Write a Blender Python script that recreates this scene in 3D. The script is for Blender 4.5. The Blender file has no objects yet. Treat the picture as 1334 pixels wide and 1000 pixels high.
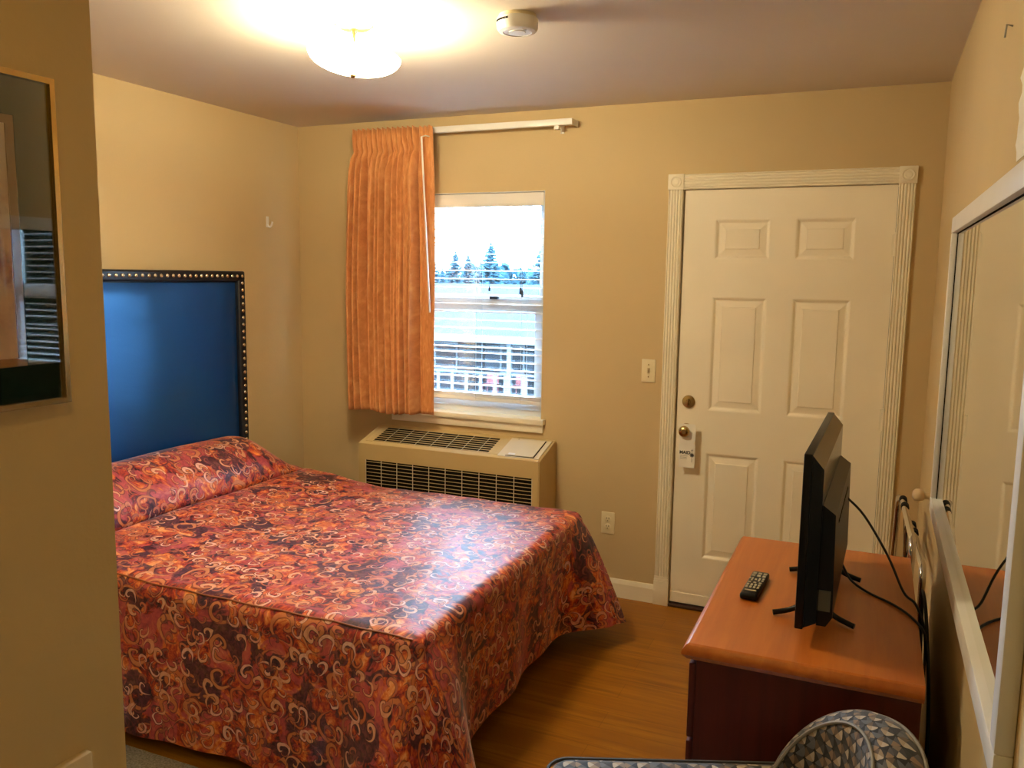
import bpy, bmesh, math, random
from mathutils import Vector, Matrix
random.seed(7)
PI = math.pi
S = bpy.context.scene
COL = S.collection

# ------------------------------------------------------------------ camera
F_PX, YAW, PIT, ROL = 1088.5, 0.4079, 0.1291, 0.0138
CAM = Vector((3.0922, -4.0207, 1.6347))
W, H = 3.3211, 2.457            # right wall x, ceiling height (left wall x=0, window wall y=0)
cd = bpy.data.cameras.new('camera'); cam = bpy.data.objects.new('camera', cd); COL.objects.link(cam)
fw = Vector((-math.sin(YAW)*math.cos(PIT), math.cos(YAW)*math.cos(PIT), -math.sin(PIT)))
rt = Vector((math.cos(YAW), math.sin(YAW), 0)); up = rt.cross(fw)
r2 = rt*math.cos(ROL)+up*math.sin(ROL); u2 = -rt*math.sin(ROL)+up*math.cos(ROL)
M = Matrix((r2, u2, -fw)).transposed().to_4x4(); M.translation = CAM
cam.matrix_world = M
cd.sensor_width = 36.0; cd.lens = F_PX*36.0/1334.0; cd.clip_start = 0.02; cd.clip_end = 500
S.camera = cam

# ------------------------------------------------------------------ world, exposure
SKY = 58.0
wd = bpy.data.worlds.new('sky'); S.world = wd; wd.use_nodes = True
bg = wd.node_tree.nodes['Background']; bg.inputs[0].default_value = (0.42, 0.70, 1.0, 1); bg.inputs[1].default_value = SKY
S.view_settings.view_transform = 'Standard'; S.view_settings.look = 'None'
S.view_settings.exposure = 0.50; S.view_settings.gamma = 1.0; S.view_settings.use_curve_mapping = False
LAMP_BOWL, LAMP_BULB, HALL_LAMP = 74.0, 14.0, 16.0
LAMP_COL = (1.0, 0.85, 0.55); HALL_COL = (1.0, 0.67, 0.17)
# sampling portal in the window opening (adds no light of its own)
ld = bpy.data.lights.new('window_portal', 'AREA'); ld.shape = 'RECTANGLE'; ld.size = 0.88; ld.size_y = 1.18
ld.cycles.is_portal = True
lo = bpy.data.objects.new('window_portal', ld); COL.objects.link(lo)
lo.location = (1.083, 0.13, 1.475); lo.rotation_euler = (-PI/2, 0, 0)

# ------------------------------------------------------------------ material helpers
class NT:
    def __init__(s, name):
        s.m = bpy.data.materials.new(name); s.m.use_nodes = True
        s.t = s.m.node_tree; s.n = s.t.nodes; s.l = s.t.links
        s.b = s.n['Principled BSDF']; s.out = s.n['Material Output']
    def put(s, sock, v):
        if v is None: return
        if isinstance(v, bpy.types.NodeSocket): s.l.new(v, sock)
        else:
            if isinstance(v, (tuple, list)) and len(v) == 3 and sock.type == 'RGBA': v = (*v, 1)
            sock.default_value = v
    def node(s, typ, **kw):
        n = s.n.new(typ)
        for k, v in kw.items(): setattr(n, k, v)
        return n
    def math(s, op, a, b=None, c=None):
        n = s.node('ShaderNodeMath', operation=op)
        s.put(n.inputs[0], a); s.put(n.inputs[1], b); s.put(n.inputs[2], c); return n.outputs[0]
    def vmath(s, op, a, b=None, out=0):
        n = s.node('ShaderNodeVectorMath', operation=op)
        s.put(n.inputs[0], a)
        if op == 'SCALE': s.put(n.inputs[3], b)
        else: s.put(n.inputs[1], b)
        return n.outputs[out]
    def coord(s, which='Object'): return s.node('ShaderNodeTexCoord').outputs[which]
    def scale(s, v, sc):
        n = s.node('ShaderNodeMapping'); s.l.new(v, n.inputs[0]); n.inputs['Scale'].default_value = sc; return n.outputs[0]
    def noise(s, v, scale, detail=3, rough=0.5, out='Fac', dist=0.0):
        n = s.node('ShaderNodeTexNoise'); s.put(n.inputs['Vector'], v); n.inputs['Scale'].default_value = scale
        n.inputs['Detail'].default_value = detail; n.inputs['Roughness'].default_value = rough
        n.inputs['Distortion'].default_value = dist; return n.outputs[out]
    def ramp(s, f, stops, interp='LINEAR'):
        n = s.node('ShaderNodeValToRGB'); s.put(n.inputs[0], f); e = n.color_ramp.elements; n.color_ramp.interpolation = interp
        while len(e) > 1: e.remove(e[-1])
        for i, (p, c) in enumerate(stops):
            x = e[0] if i == 0 else e.new(p)
            x.position = p; x.color = (*c, 1) if len(c) == 3 else c
        return n.outputs[0]
    def mix(s, f, a, b, mode='MIX'):
        n = s.node('ShaderNodeMix', data_type='RGBA', blend_type=mode)
        s.put(n.inputs[0], f); s.put(n.inputs[6], a); s.put(n.inputs[7], b); return n.outputs[2]
    def maprange(s, v, a, b, c=0.0, d=1.0, smooth=True):
        n = s.node('ShaderNodeMapRange', interpolation_type='SMOOTHSTEP' if smooth else 'LINEAR')
        s.put(n.inputs[0], v); n.inputs[1].default_value = a; n.inputs[2].default_value = b
        n.inputs[3].default_value = c; n.inputs[4].default_value = d; return n.outputs[0]
    def sep(s, v):
        n = s.node('ShaderNodeSeparateXYZ'); s.put(n.inputs[0], v); return n.outputs
    def comb(s, x, y, z=0.0):
        n = s.node('ShaderNodeCombineXYZ'); s.put(n.inputs[0], x); s.put(n.inputs[1], y); s.put(n.inputs[2], z); return n.outputs[0]
    def bump(s, h, strength=0.3, dist=0.01):
        n = s.node('ShaderNodeBump'); s.put(n.inputs['Height'], h); n.inputs['Strength'].default_value = strength
        n.inputs['Distance'].default_value = dist; s.l.new(n.outputs[0], s.b.inputs['Normal'])
    def set(s, **kw):
        for k, v in kw.items(): s.put(s.b.inputs[{'color':'Base Color','rough':'Roughness','metal':'Metallic','spec':'Specular IOR Level',
            'coat':'Coat Weight','coat_rough':'Coat Roughness','sheen':'Sheen Weight','sheen_rough':'Sheen Roughness','trans':'Transmission Weight','ior':'IOR','ecol':'Emission Color','estr':'Emission Strength'}[k]], v)
        return s

def plain(name, col, rough=0.5, spec=0.5, metal=0.0, var=0.06, scale=6.0, bump=0.0, bscale=120.0, coat=0.0):
    t = NT(name); c = t.coord('Object')
    f = t.noise(c, scale, 4)
    dk = tuple(x*(1-var) for x in col); lt = tuple(min(1, x*(1+var)) for x in col)
    t.set(color=t.ramp(f, [(0.3, dk), (0.7, lt)]), rough=rough, spec=spec, metal=metal, coat=coat)
    if bump: t.bump(t.noise(c, bscale, 3), bump, 0.002)
    return t.m

MT = {}
MT['wall'] = plain('tan_wall_paint', (0.60, 0.455, 0.245), 0.75, 0.25, var=0.035, scale=1.4, bump=0.25, bscale=90)
MT['ceil'] = plain('off_white_ceiling_paint', (0.70, 0.63, 0.56), 0.8, 0.2, var=0.03, scale=1.2, bump=0.2, bscale=60)
MT['trim'] = plain('cream_gloss_trim_paint', (0.86, 0.79, 0.61), 0.4, 0.4, var=0.03, scale=8)
MT['door'] = plain('cream_door_paint', (0.92, 0.84, 0.66), 0.5, 0.35, var=0.03, scale=3, bump=0.06, bscale=70)
MT['vinyl'] = plain('white_vinyl', (0.80, 0.82, 0.84), 0.4, 0.4, var=0.02)
MT['slat'] = plain('white_blind_slat', (0.85, 0.86, 0.87), 0.45, 0.4, var=0.02)
MT['valance'] = plain('blind_valance_white', (0.80, 0.77, 0.72), 0.5, 0.4, var=0.02)
MT['cord'] = plain('white_cord', (0.60, 0.62, 0.64), 0.7, 0.2)
MT['darkcord'] = plain('dark_tassel_cord', (0.05, 0.07, 0.10), 0.6, 0.3)
MT['ivory'] = plain('ivory_plastic', (0.78, 0.68, 0.44), 0.35, 0.5, var=0.02)
MT['white_plastic'] = plain('white_plastic', (0.82, 0.80, 0.74), 0.35, 0.5, var=0.02)
MT['black'] = plain('black_plastic', (0.003, 0.0033, 0.005), 0.38, 0.3, var=0.2)
MT['blackgloss'] = plain('black_gloss_plastic', (0.003, 0.0035, 0.006), 0.16, 0.4, var=0.2)
MT['rubber'] = plain('black_rubber_cable', (0.008, 0.008, 0.009), 0.5, 0.4)
MT['void'] = plain('dark_interior', (0.006, 0.005, 0.004), 0.9, 0.1)
MT['chrome'] = plain('chrome_tube', (0.72, 0.70, 0.66), 0.12, 0.5, metal=1.0, var=0.02)
MT['brass'] = plain('antique_brass', (0.50, 0.36, 0.15), 0.25, 0.5, metal=1.0, var=0.08, scale=40)
MT['gold'] = plain('gold_frame_metal', (0.72, 0.50, 0.20), 0.25, 0.5, metal=1.0, var=0.05)
MT['nail'] = plain('pewter_nailhead', (0.75, 0.68, 0.54), 0.25, 0.5, metal=1.0, var=0.05)
MT['ac'] = plain('beige_enamel', (0.56, 0.41, 0.18), 0.45, 0.4, var=0.02)
MT['aclight'] = plain('beige_control_plastic', (0.66, 0.58, 0.42), 0.45, 0.4, var=0.02)
MT['paper'] = plain('white_card', (0.88, 0.84, 0.74), 0.6, 0.3, var=0.02)
MT['ink'] = plain('black_ink', (0.02, 0.02, 0.025), 0.6, 0.2)
MT['greyink'] = plain('grey_print', (0.30, 0.28, 0.25), 0.6, 0.2)
MT['greykey'] = plain('grey_rubber_key', (0.52, 0.47, 0.34), 0.5, 0.3)
MT['mirror_frame'] = plain('white_mirror_frame_paint', (0.78, 0.76, 0.72), 0.4, 0.4, var=0.03)
MT['strap'] = plain('black_webbing', (0.012, 0.012, 0.013), 0.8, 0.2, bump=0.3, bscale=300)
MT['carpet'] = plain('grey_carpet', (0.30, 0.29, 0.25), 0.95, 0.1, var=0.35, scale=160, bump=0.8, bscale=400)
MT['darkwood'] = plain('dark_wood_leg', (0.05, 0.022, 0.012), 0.45, 0.4)
MT['mattress'] = plain('white_mattress', (0.7, 0.68, 0.62), 0.9, 0.1)
MT['bedbase'] = plain('black_base_cloth', (0.02, 0.02, 0.022), 0.9, 0.1)
MT['plate'] = plain('grey_green_label_plate', (0.10, 0.11, 0.095), 0.3, 0.5)

def m_glass(name, refl_tint=(1,1,1), tint=(1,1,1)):
    t = NT(name)
    tr = t.node('ShaderNodeBsdfTransparent'); tr.inputs[0].default_value = (*tint, 1)
    gl = t.node('ShaderNodeBsdfGlossy'); gl.inputs['Roughness'].default_value = 0.02; gl.inputs[0].default_value = (*refl_tint, 1)
    fr = t.node('ShaderNodeFresnel'); fr.inputs[0].default_value = 1.5
    mx = t.node('ShaderNodeMixShader')
    t.l.new(fr.outputs[0], mx.inputs[0]); t.l.new(tr.outputs[0], mx.inputs[1]); t.l.new(gl.outputs[0], mx.inputs[2])
    t.l.new(mx.outputs[0], t.out.inputs[0]); return t.m
MT['glass'] = m_glass('clear_glass')

def m_mirror():
    t = NT('silvered_mirror'); t.set(color=(0.86, 0.88, 0.84), metal=1.0, rough=0.015); return t.m
MT['mirror'] = m_mirror()

def m_wood_floor():
    t = NT('honey_laminate_floor'); c = t.coord('Object')
    g = t.noise(t.scale(c, (2.2, 42, 1)), 1.0, 5, 0.6, dist=0.4)
    big = t.noise(t.scale(c, (1.2, 9, 1)), 1.0, 3)
    col = t.ramp(g, [(0.25, (0.16, 0.052, 0.003)), (0.5, (0.33, 0.125, 0.008)), (0.75, (0.47, 0.20, 0.017))])
    col = t.mix(t.maprange(big, 0.35, 0.7), col, (0.28, 0.10, 0.006), 'MIX')
    br = t.node('ShaderNodeTexBrick'); t.l.new(c, br.inputs[0])
    br.inputs['Scale'].default_value = 1.0; br.inputs['Mortar Size'].default_value = 0.0012; br.inputs['Mortar Smooth'].default_value = 0.3
    br.inputs['Brick Width'].default_value = 1.2; br.inputs['Row Height'].default_value = 0.12
    br.inputs['Color1'].default_value = (1, 1, 1, 1); br.inputs['Color2'].default_value = (0.86, 0.86, 0.86, 1); br.inputs['Mortar'].default_value = (0.6, 0.55, 0.5, 1)
    col = t.mix(0.8, col, br.outputs[0], 'MULTIPLY')
    t.set(color=col, rough=t.maprange(g, 0, 1, 0.30, 0.44), spec=0.3)
    t.bump(g, 0.05, 0.002); return t.m
MT['floor'] = m_wood_floor()

def m_cherry(name, a, b, c_, rough, along):
    t = NT(name); c = t.coord('Object')
    sc = {'x': (1.5, 26, 26), 'y': (26, 1.5, 26), 'z': (26, 26, 1.5)}[along]
    g = t.noise(t.scale(c, sc), 1.0, 5, 0.6, dist=0.6); bg_ = t.noise(c, 3.0, 3)
    col = t.ramp(g, [(0.25, a), (0.55, b), (0.85, c_)])
    col = t.mix(t.maprange(bg_, 0.35, 0.75, 0, 0.35), col, a)
    t.set(color=col, rough=rough, spec=0.4, coat=0.25 if along == 'y' else 0.0); t.b.inputs['Coat Roughness'].default_value = 0.25
    return t.m
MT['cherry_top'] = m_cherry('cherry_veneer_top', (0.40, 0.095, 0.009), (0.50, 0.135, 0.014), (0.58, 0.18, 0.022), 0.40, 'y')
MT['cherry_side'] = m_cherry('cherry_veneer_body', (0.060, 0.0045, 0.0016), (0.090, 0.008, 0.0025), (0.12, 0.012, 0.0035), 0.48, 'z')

def m_leather():
    t = NT('navy_leatherette_daylight_tint'); c = t.coord('Object')
    n = t.noise(c, 180, 3); w = t.noise(t.scale(c, (1, 2.2, 9)), 2.0, 4)
    t.set(color=(0.001, 0.034, 0.17), rough=t.maprange(w, 0.2, 0.8, 0.27, 0.38), spec=1.0); t.b.inputs['Specular Tint'].default_value = (0.20, 0.55, 1.0, 1); t.b.inputs['IOR'].default_value = 1.75  # blue specular tint paints reflected window daylight over the navy base
    h = t.math('ADD', t.math('MULTIPLY', n, 0.25), w); t.bump(h, 0.18, 0.006); return t.m
MT['leather'] = m_leather()
MT['leather_edge'] = plain('black_leatherette_edge', (0.008, 0.010, 0.016), 0.35, 0.5)

def m_curtain():
    t = NT('rust_moire_curtain'); c = t.coord('Object'); c2 = t.coord('UV')
    n = t.noise(t.scale(c2, (26, 9, 1)), 1.0, 5, 0.65, dist=1.2)
    n2 = t.noise(t.scale(c2, (60, 20, 1)), 1.0, 3, 0.6)
    f = t.math('ADD', t.math('MULTIPLY', n, 0.6), t.math('MULTIPLY', n2, 0.4))
    col = t.ramp(f, [(0.25, (0.46, 0.155, 0.042)), (0.5, (0.66, 0.27, 0.085)), (0.68, (0.80, 0.41, 0.16))])
    t.set(color=col, rough=0.6, spec=0.3, sheen=0.2); t.bump(f, 0.15, 0.004)
    return t.m
MT['curtain'] = m_curtain()

def m_spread():
    t = NT('paisley_bedspread'); uv = t.coord('UV')
    wv = t.vmath('SCALE', t.vmath('SUBTRACT', t.noise(uv, 9.0, 3, out='Color'), (0.5, 0.5, 0.5)), 0.05)
    p = t.vmath('ADD', uv, wv)
    n1 = t.noise(p, 11.0, 5, 0.62, dist=1.6); n2 = t.noise(t.vmath('ADD', p, (3.1, 7.7, 0)), 5.5, 4, 0.6, dist=0.9); n3 = t.noise(p, 45.0, 4, 0.6, dist=1.0)
    n4 = t.noise(t.vmath('ADD', p, (9.1, 2.7, 0)), 9.0, 3, 0.6, dist=1.2)
    n1 = t.math('ADD', t.math('MULTIPLY', n1, 0.75), t.math('MULTIPLY', n3, 0.25))
    base = t.ramp(n1, [(0.36, (0.012, 0.004, 0.008)), (0.42, (0.11, 0.008, 0.010)), (0.47, (0.34, 0.024, 0.014)),
                       (0.51, (0.52, 0.075, 0.015)), (0.57, (0.70, 0.19, 0.035)), (0.64, (0.82, 0.37, 0.13))])
    base = t.mix(t.math('MULTIPLY', t.maprange(n4, 0.50, 0.57), 0.8), base, t.mix(n3, (0.22, 0.012, 0.035), (0.66, 0.12, 0.11)))
    dark = t.maprange(n2, 0.53, 0.57)
    base = t.mix(t.math('MULTIPLY', dark, 0.88), base, t.mix(t.maprange(n3, 0.35, 0.7), (0.006, 0.004, 0.014), (0.10, 0.022, 0.045)))
    def curls(col, scale, off, turns, width, rmax, c_a, c_b, line_dark, keep):
        q = t.vmath('ADD', p, off)
        v = t.node('ShaderNodeTexVoronoi', voronoi_dimensions='2D', feature='F1'); t.l.new(q, v.inputs['Vector'])
        v.inputs['Scale'].default_value = scale; v.inputs['Randomness'].default_value = 0.75
        loc = t.vmath('SCALE', t.vmath('SUBTRACT', q, v.outputs['Position']), scale)
        x, y, _ = t.sep(loc); cr = t.sep(v.outputs['Color'])
        x = t.math('MULTIPLY', x, t.math('SUBTRACT', t.math('MULTIPLY', t.math('GREATER_THAN', cr[1], 0.5), 2.0), 1.0))
        r = t.vmath('LENGTH', t.comb(x, y), out='Value')
        th = t.math('DIVIDE', t.math('ARCTAN2', y, x), 2*PI)
        a = t.math('FRACT', t.math('ADD', t.math('ADD', th, t.math('MULTIPLY', r, -turns)), t.math('ADD', t.math('MULTIPLY', cr[0], 1.0), 5.0)))
        d = t.math('DIVIDE', t.math('ABSOLUTE', t.math('SUBTRACT', a, 0.5)), turns)
        th_w = t.math('MULTIPLY', t.math('ADD', t.math('MULTIPLY', r, 0.9), 0.2), t.math('MULTIPLY', t.math('ADD', cr[0], 0.6), width))
        inside = t.math('MULTIPLY', t.maprange(r, rmax, rmax-0.03), t.math('GREATER_THAN', cr[2], keep))
        core = t.math('MULTIPLY', t.maprange(t.math('SUBTRACT', d, th_w), 0.012, -0.012), inside)
        rim = t.math('MULTIPLY', t.maprange(t.math('SUBTRACT', d, th_w), 0.05, 0.02), inside)
        cc = t.mix(cr[1], c_a, c_b)
        cc = t.mix(t.maprange(n3, 0.4, 0.7, 0, 0.5), cc, (0.50, 0.13, 0.04))
        col = t.mix(t.math('MULTIPLY', rim, 0.75), col, line_dark)
        return t.mix(t.math('MULTIPLY', core, 0.82), col, cc)
    c = curls(base, 8.5, (0.37, 0.11, 0), 2.2, 0.10, 0.46, (0.60, 0.13, 0.03), (0.66, 0.25, 0.09), (0.10, 0.012, 0.016), 0.12)
    c = curls(c, 18.0, (2.2, 1.7, 0), 1.6, 0.15, 0.44, (0.70, 0.20, 0.09), (0.10, 0.02, 0.05), (0.04, 0.008, 0.014), 0.25)
    c = curls(c, 15.0, (0, 0, 0), 1.7, 0.17, 0.45, (0.84, 0.44, 0.26), (0.76, 0.32, 0.16), (0.030, 0.005, 0.010), 0.50)
    c = curls(c, 12.5, (1.3, 0.4, 0), 1.9, 0.12, 0.40, (0.90, 0.56, 0.44), (0.82, 0.38, 0.26), (0.05, 0.01, 0.02), 0.62)
    t.set(color=c, rough=0.52, spec=0.4, sheen=0.25, sheen_rough=0.3)
    h = t.math('ADD', t.math('MULTIPLY', t.noise(uv, 26.0, 3), 0.7), t.math('MULTIPLY', n1, 0.5)); t.bump(h, 0.35, 0.008)
    return t.m
MT['spread'] = m_spread()

def m_chair():
    t = NT('triangle_weave_upholstery'); uv = t.coord('UV')
    s = t.vmath('SCALE', uv, 1/0.028)
    x, y, _ = t.sep(s); cx = t.math('FLOOR', x); cy = t.math('FLOOR', y)
    a = t.math('SUBTRACT', t.math('FRACT', x), 0.5); b = t.math('SUBTRACT', t.math('FRACT', y), 0.5)
    s1 = t.math('GREATER_THAN', t.math('ADD', a, b), 0.0); s2 = t.math('GREATER_THAN', t.math('SUBTRACT', a, b), 0.0)
    idx = t.math('ADD', t.math('MULTIPLY', s1, 2.0), s2)
    wn = t.node('ShaderNodeTexWhiteNoise', noise_dimensions='3D'); t.l.new(t.comb(cx, cy, idx), wn.inputs[0])
    par = t.math('MULTIPLY', t.math('FRACT', t.math('MULTIPLY', t.math('ADD', cx, cy), 0.5)), 2.0)
    kk = t.math('DIVIDE', t.math('ADD', t.math('ADD', idx, t.math('MULTIPLY', par, 4.0)), t.math('MULTIPLY', wn.outputs[0], 1.3)), 8.6)
    tone = t.ramp(kk, [(0.0, (0.025, 0.028, 0.036)), (0.2, (0.11, 0.12, 0.15)), (0.4, (0.24, 0.17, 0.12)), (0.6, (0.40, 0.31, 0.22)), (0.72, (0.06, 0.065, 0.08)), (0.84, (0.44, 0.40, 0.35))], 'CONSTANT')
    shade = t.ramp(t.math('DIVIDE', idx, 3.0), [(0.0, (0.55, 0.55, 0.6)), (0.33, (1, 1, 1)), (0.66, (0.75, 0.72, 0.7)), (1.0, (1.1, 1.05, 1.0))])
    col = t.mix(1.0, tone, shade, 'MULTIPLY')
    ca = t.math('SUBTRACT', 0.5, t.math('ABSOLUTE', a)); cb = t.math('SUBTRACT', 0.5, t.math('ABSOLUTE', b))
    star = t.math('ADD', t.math('SQRT', t.math('MULTIPLY', ca, 2.0)), t.math('SQRT', t.math('MULTIPLY', cb, 2.0)))
    col = t.mix(t.maprange(star, 0.86, 0.82), col, (0.012, 0.012, 0.016))
    t.set(color=col, rough=0.75, spec=0.3, sheen=0.2); t.bump(t.noise(uv, 600, 2), 0.2, 0.002); return t.m
MT['chair'] = m_chair()

def m_print():
    t = NT('watercolour_flower_print'); c = t.coord('Object')
    x, y, z = t.sep(c)
    n = t.noise(c, 14, 4); n2 = t.noise(t.vmath('ADD', c, (4, 2, 1)), 22, 4)
    hgt = t.math('MULTIPLY', t.maprange(z, -0.20, -0.08), t.maprange(z, 0.14, 0.02))
    wet = t.math('MULTIPLY', hgt, t.maprange(n, 0.42, 0.62))
    flow = t.ramp(n2, [(0.3, (0.16, 0.20, 0.30)), (0.45, (0.42, 0.20, 0.22)), (0.55, (0.60, 0.33, 0.25)), (0.7, (0.34, 0.36, 0.30))])
    col = t.mix(wet, (0.86, 0.70, 0.56), flow); t.set(color=col, rough=0.7, spec=0.2); return t.m
MT['print'] = m_print()
MT['greenmat'] = plain('dark_green_mat_board', (0.012, 0.040, 0.028), 0.8, 0.2, var=0.1, scale=30)
MT['tanmat'] = plain('tan_mat_bevel', (0.34, 0.20, 0.095), 0.7, 0.2)

def m_lamp(st):
    t = NT('glowing_frosted_bowl'); t.set(color=(0.9, 0.85, 0.7), rough=0.35, ecol=LAMP_COL, estr=st); return t.m
MT['bowl'] = m_lamp(LAMP_BOWL); MT['bowl_in'] = m_lamp(LAMP_BOWL*0.35)
def m_hall():
    t = NT('glowing_hall_globe'); t.set(color=(0.9, 0.85, 0.7), rough=0.35, ecol=HALL_COL, estr=HALL_LAMP); return t.m
MT['hall'] = m_hall()
MT['roof'] = plain('weathered_grey_shingle', (0.0105, 0.0125, 0.016), 0.9, 0.1, var=0.25, scale=3.0, bump=0.5, bscale=12)
MT['bwall'] = plain('blue_grey_siding', (0.0075, 0.010, 0.0135), 0.8, 0.2, var=0.1)
MT['bwhite'] = plain('white_painted_wood', (0.040, 0.042, 0.045), 0.6, 0.3)
MT['bwin'] = plain('dark_far_window', (0.0045, 0.006, 0.008), 0.6, 0.1)
MT['bred'] = plain('faded_red_chair', (0.095, 0.018, 0.018), 0.6, 0.3)
MT['fir'] = plain('blue_green_fir_needles', (0.008, 0.024, 0.033), 0.9, 0.1, var=0.35, scale=0.8)
MT['bark'] = plain('fir_bark', (0.05, 0.035, 0.025), 0.9, 0.1)
MT['ground'] = plain('wet_asphalt_ground', (0.012, 0.013, 0.014), 0.9, 0.1, var=0.2, scale=0.5)

# ------------------------------------------------------------------ mesh helpers
def P(*a): return Vector(a)
def link(name, me, parent=None, loc=(0, 0, 0)):
    o = bpy.data.objects.new(name, me); COL.objects.link(o); o.location = loc
    if parent: o.parent = parent
    return o
def obj(name, bm, mat, parent=None, smooth=None, label=None):
    """links a bmesh given in world coordinates (or in the parent's frame when the parent is rotated) as ONE mesh object"""
    bmesh.ops.recalc_face_normals(bm, faces=bm.faces)
    co = [v.co for v in bm.verts]
    lo_ = Vector((min(c.x for c in co), min(c.y for c in co), min(c.z for c in co)))
    hi_ = Vector((max(c.x for c in co), max(c.y for c in co), max(c.z for c in co)))
    ctr = (lo_+hi_)/2
    bmesh.ops.translate(bm, verts=bm.verts, vec=-ctr)
    me = bpy.data.meshes.new(name); bm.to_mesh(me); bm.free()
    for m in (mat if isinstance(mat, (list, tuple)) else [mat]): me.materials.append(MT[m] if isinstance(m, str) else m)
    if smooth is not None:
        me.polygons.foreach_set('use_smooth', [True]*len(me.polygons))
        if smooth < 179: me.set_sharp_from_angle(angle=math.radians(smooth))
    off = wloc(parent) if parent else Vector((0, 0, 0))
    o = link(name, me, parent, ctr-off)
    if label: o['label'] = label
    return o
def wloc(p):
    v = Vector((0, 0, 0))
    while p: v += p.location; p = p.parent
    return v
def tag(o, label, cat=None, group=None, kind=None):
    o['label'] = label
    if cat: o['category'] = cat
    if group: o['group'] = group
    if kind: o['kind'] = kind
    return o
def thing(name, loc, label, cat, group=None, kind=None):
    o = bpy.data.objects.new(name, None); COL.objects.link(o); o.location = loc; o.empty_display_size = 0.05
    return tag(o, label, cat, group, kind)
def box(bm, x0, x1, y0, y1, z0, z1, bev=0.0, seg=2, M=None):
    vs = [bm.verts.new((x, y, z)) for z in (z0, z1) for y in (y0, y1) for x in (x0, x1)]
    fs = [bm.faces.new([vs[i] for i in q]) for q in ((0,2,3,1),(4,5,7,6),(0,1,5,4),(2,6,7,3),(0,4,6,2),(1,3,7,5))]
    if bev > 0:
        es = list({e for f in fs for e in f.edges})
        r = bmesh.ops.bevel(bm, geom=es, offset=bev, segments=seg, affect='EDGES', profile=0.5)
        vs = list({v for f in r['faces'] for v in f.verts} | {v for v in vs if v.is_valid})
    if M is not None: bmesh.ops.transform(bm, matrix=M, verts=vs)
    return vs
def nb(): return bmesh.new()
def bx(*a, **k):
    bm = nb(); box(bm, *a, **k); return bm
def tube(bm, pts, r, n=8, caps=True, closed=False):
    pts = [Vector(p) for p in pts]; rings = []; N = len(pts)
    rad = r if isinstance(r, (list, tuple)) else [r]*N
    ref = None
    for i, p in enumerate(pts):
        a = pts[i-1] if (i > 0 or closed) else p; b = pts[(i+1) % N] if (i < N-1 or closed) else p
        d = (b-a).normalized()
        if ref is None: ref = Vector((0, 0, 1)) if abs(d.z) < 0.9 else Vector((1, 0, 0))
        s = d.cross(ref)
        if s.length < 1e-6: s = d.cross(Vector((0, 1, 0)))
        s.normalize(); t = s.cross(d).normalized(); ref = t
        rings.append([bm.verts.new(p+(s*math.cos(2*PI*k/n)+t*math.sin(2*PI*k/n))*rad[i]) for k in range(n)])
    for i in range(N if closed else N-1):
        A, B = rings[i], rings[(i+1) % N]
        for k in range(n): bm.faces.new((A[k], A[(k+1) % n], B[(k+1) % n], B[k]))
    if caps and not closed: bm.faces.new(rings[0]); bm.faces.new(rings[-1][::-1])
    return bm
def lathe(bm, prof, M=None, n=24, cap=True):
    """profile [(r,z)...] around z, then transformed by M"""
    rings = []; allv = []
    for r, z in prof:
        if r < 1e-6: v = bm.verts.new((0, 0, z)); rings.append([v])
        else: rings.append([bm.verts.new((r*math.cos(2*PI*k/n), r*math.sin(2*PI*k/n), z)) for k in range(n)])
        allv += rings[-1]
    for A, B in zip(rings, rings[1:]):
        for k in range(n):
            q = (A[k % len(A)], A[(k+1) % len(A)], B[(k+1) % len(B)], B[k % len(B)])
            u = []
            for v in q:
                if v not in u: u.append(v)
            if len(u) > 2: bm.faces.new(u)
    if cap:
        for R in (rings[0], rings[-1]):
            if len(R) > 2: bm.faces.new(R)
    if M is not None: bmesh.ops.transform(bm, matrix=M, verts=allv)
    return bm
def smooth_path(pts, k=6):
    pts = [Vector(p) for p in pts]; out = []
    q = [pts[0]]+pts+[pts[-1]]
    for i in range(1, len(q)-2):
        for j in range(k):
            t = j/k; a, b, c, d = q[i-1], q[i], q[i+1], q[i+2]
            out.append(0.5*((2*b)+(c-a)*t+(2*a-5*b+4*c-d)*t*t+(3*b-a-3*c+d)*t**3))
    out.append(pts[-1]); return out
def toY(x, y, z): return Matrix.Translation((x, y, z)) @ Matrix.Rotation(PI/2, 4, 'X')     # lathe axis z -> -y
def toX(x, y, z, s=1): return Matrix.Translation((x, y, z)) @ Matrix.Rotation(s*PI/2, 4, 'Y')
def wall_grid(axis, fixed0, fixed1, us, zs, holes):
    """slab with rectangular holes; us/zs cut lists; axis 'y' => u is x"""
    bm = nb(); V = {}
    def v(i, j, f):
        k = (i, j, f)
        if k not in V:
            V[k] = bm.verts.new((us[i], f, zs[j]) if axis == 'y' else (f, us[i], zs[j]))
        return V[k]
    solid = {(i, j) for i in range(len(us)-1) for j in range(len(zs)-1) if (i, j) not in holes}
    for i, j in solid:
        for f in (fixed0, fixed1): bm.faces.new((v(i,j,f), v(i+1,j,f), v(i+1,j+1,f), v(i,j+1,f)))
        for (di, dj, e) in ((-1,0,((i,j),(i,j+1))), (1,0,((i+1,j),(i+1,j+1))), (0,-1,((i,j),(i+1,j))), (0,1,((i,j+1),(i+1,j+1)))):
            if (i+di, j+dj) not in solid:
                (a, b), (c, d) = e
                bm.faces.new((v(a,b,fixed0), v(c,d,fixed0), v(c,d,fixed1), v(a,b,fixed1)))
    return bm
def struct(name, bm, mat, label, parent=None, smooth=None):
    o = obj(name, bm, mat, parent, smooth); tag(o, label, None, None, 'structure'); return o

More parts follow.
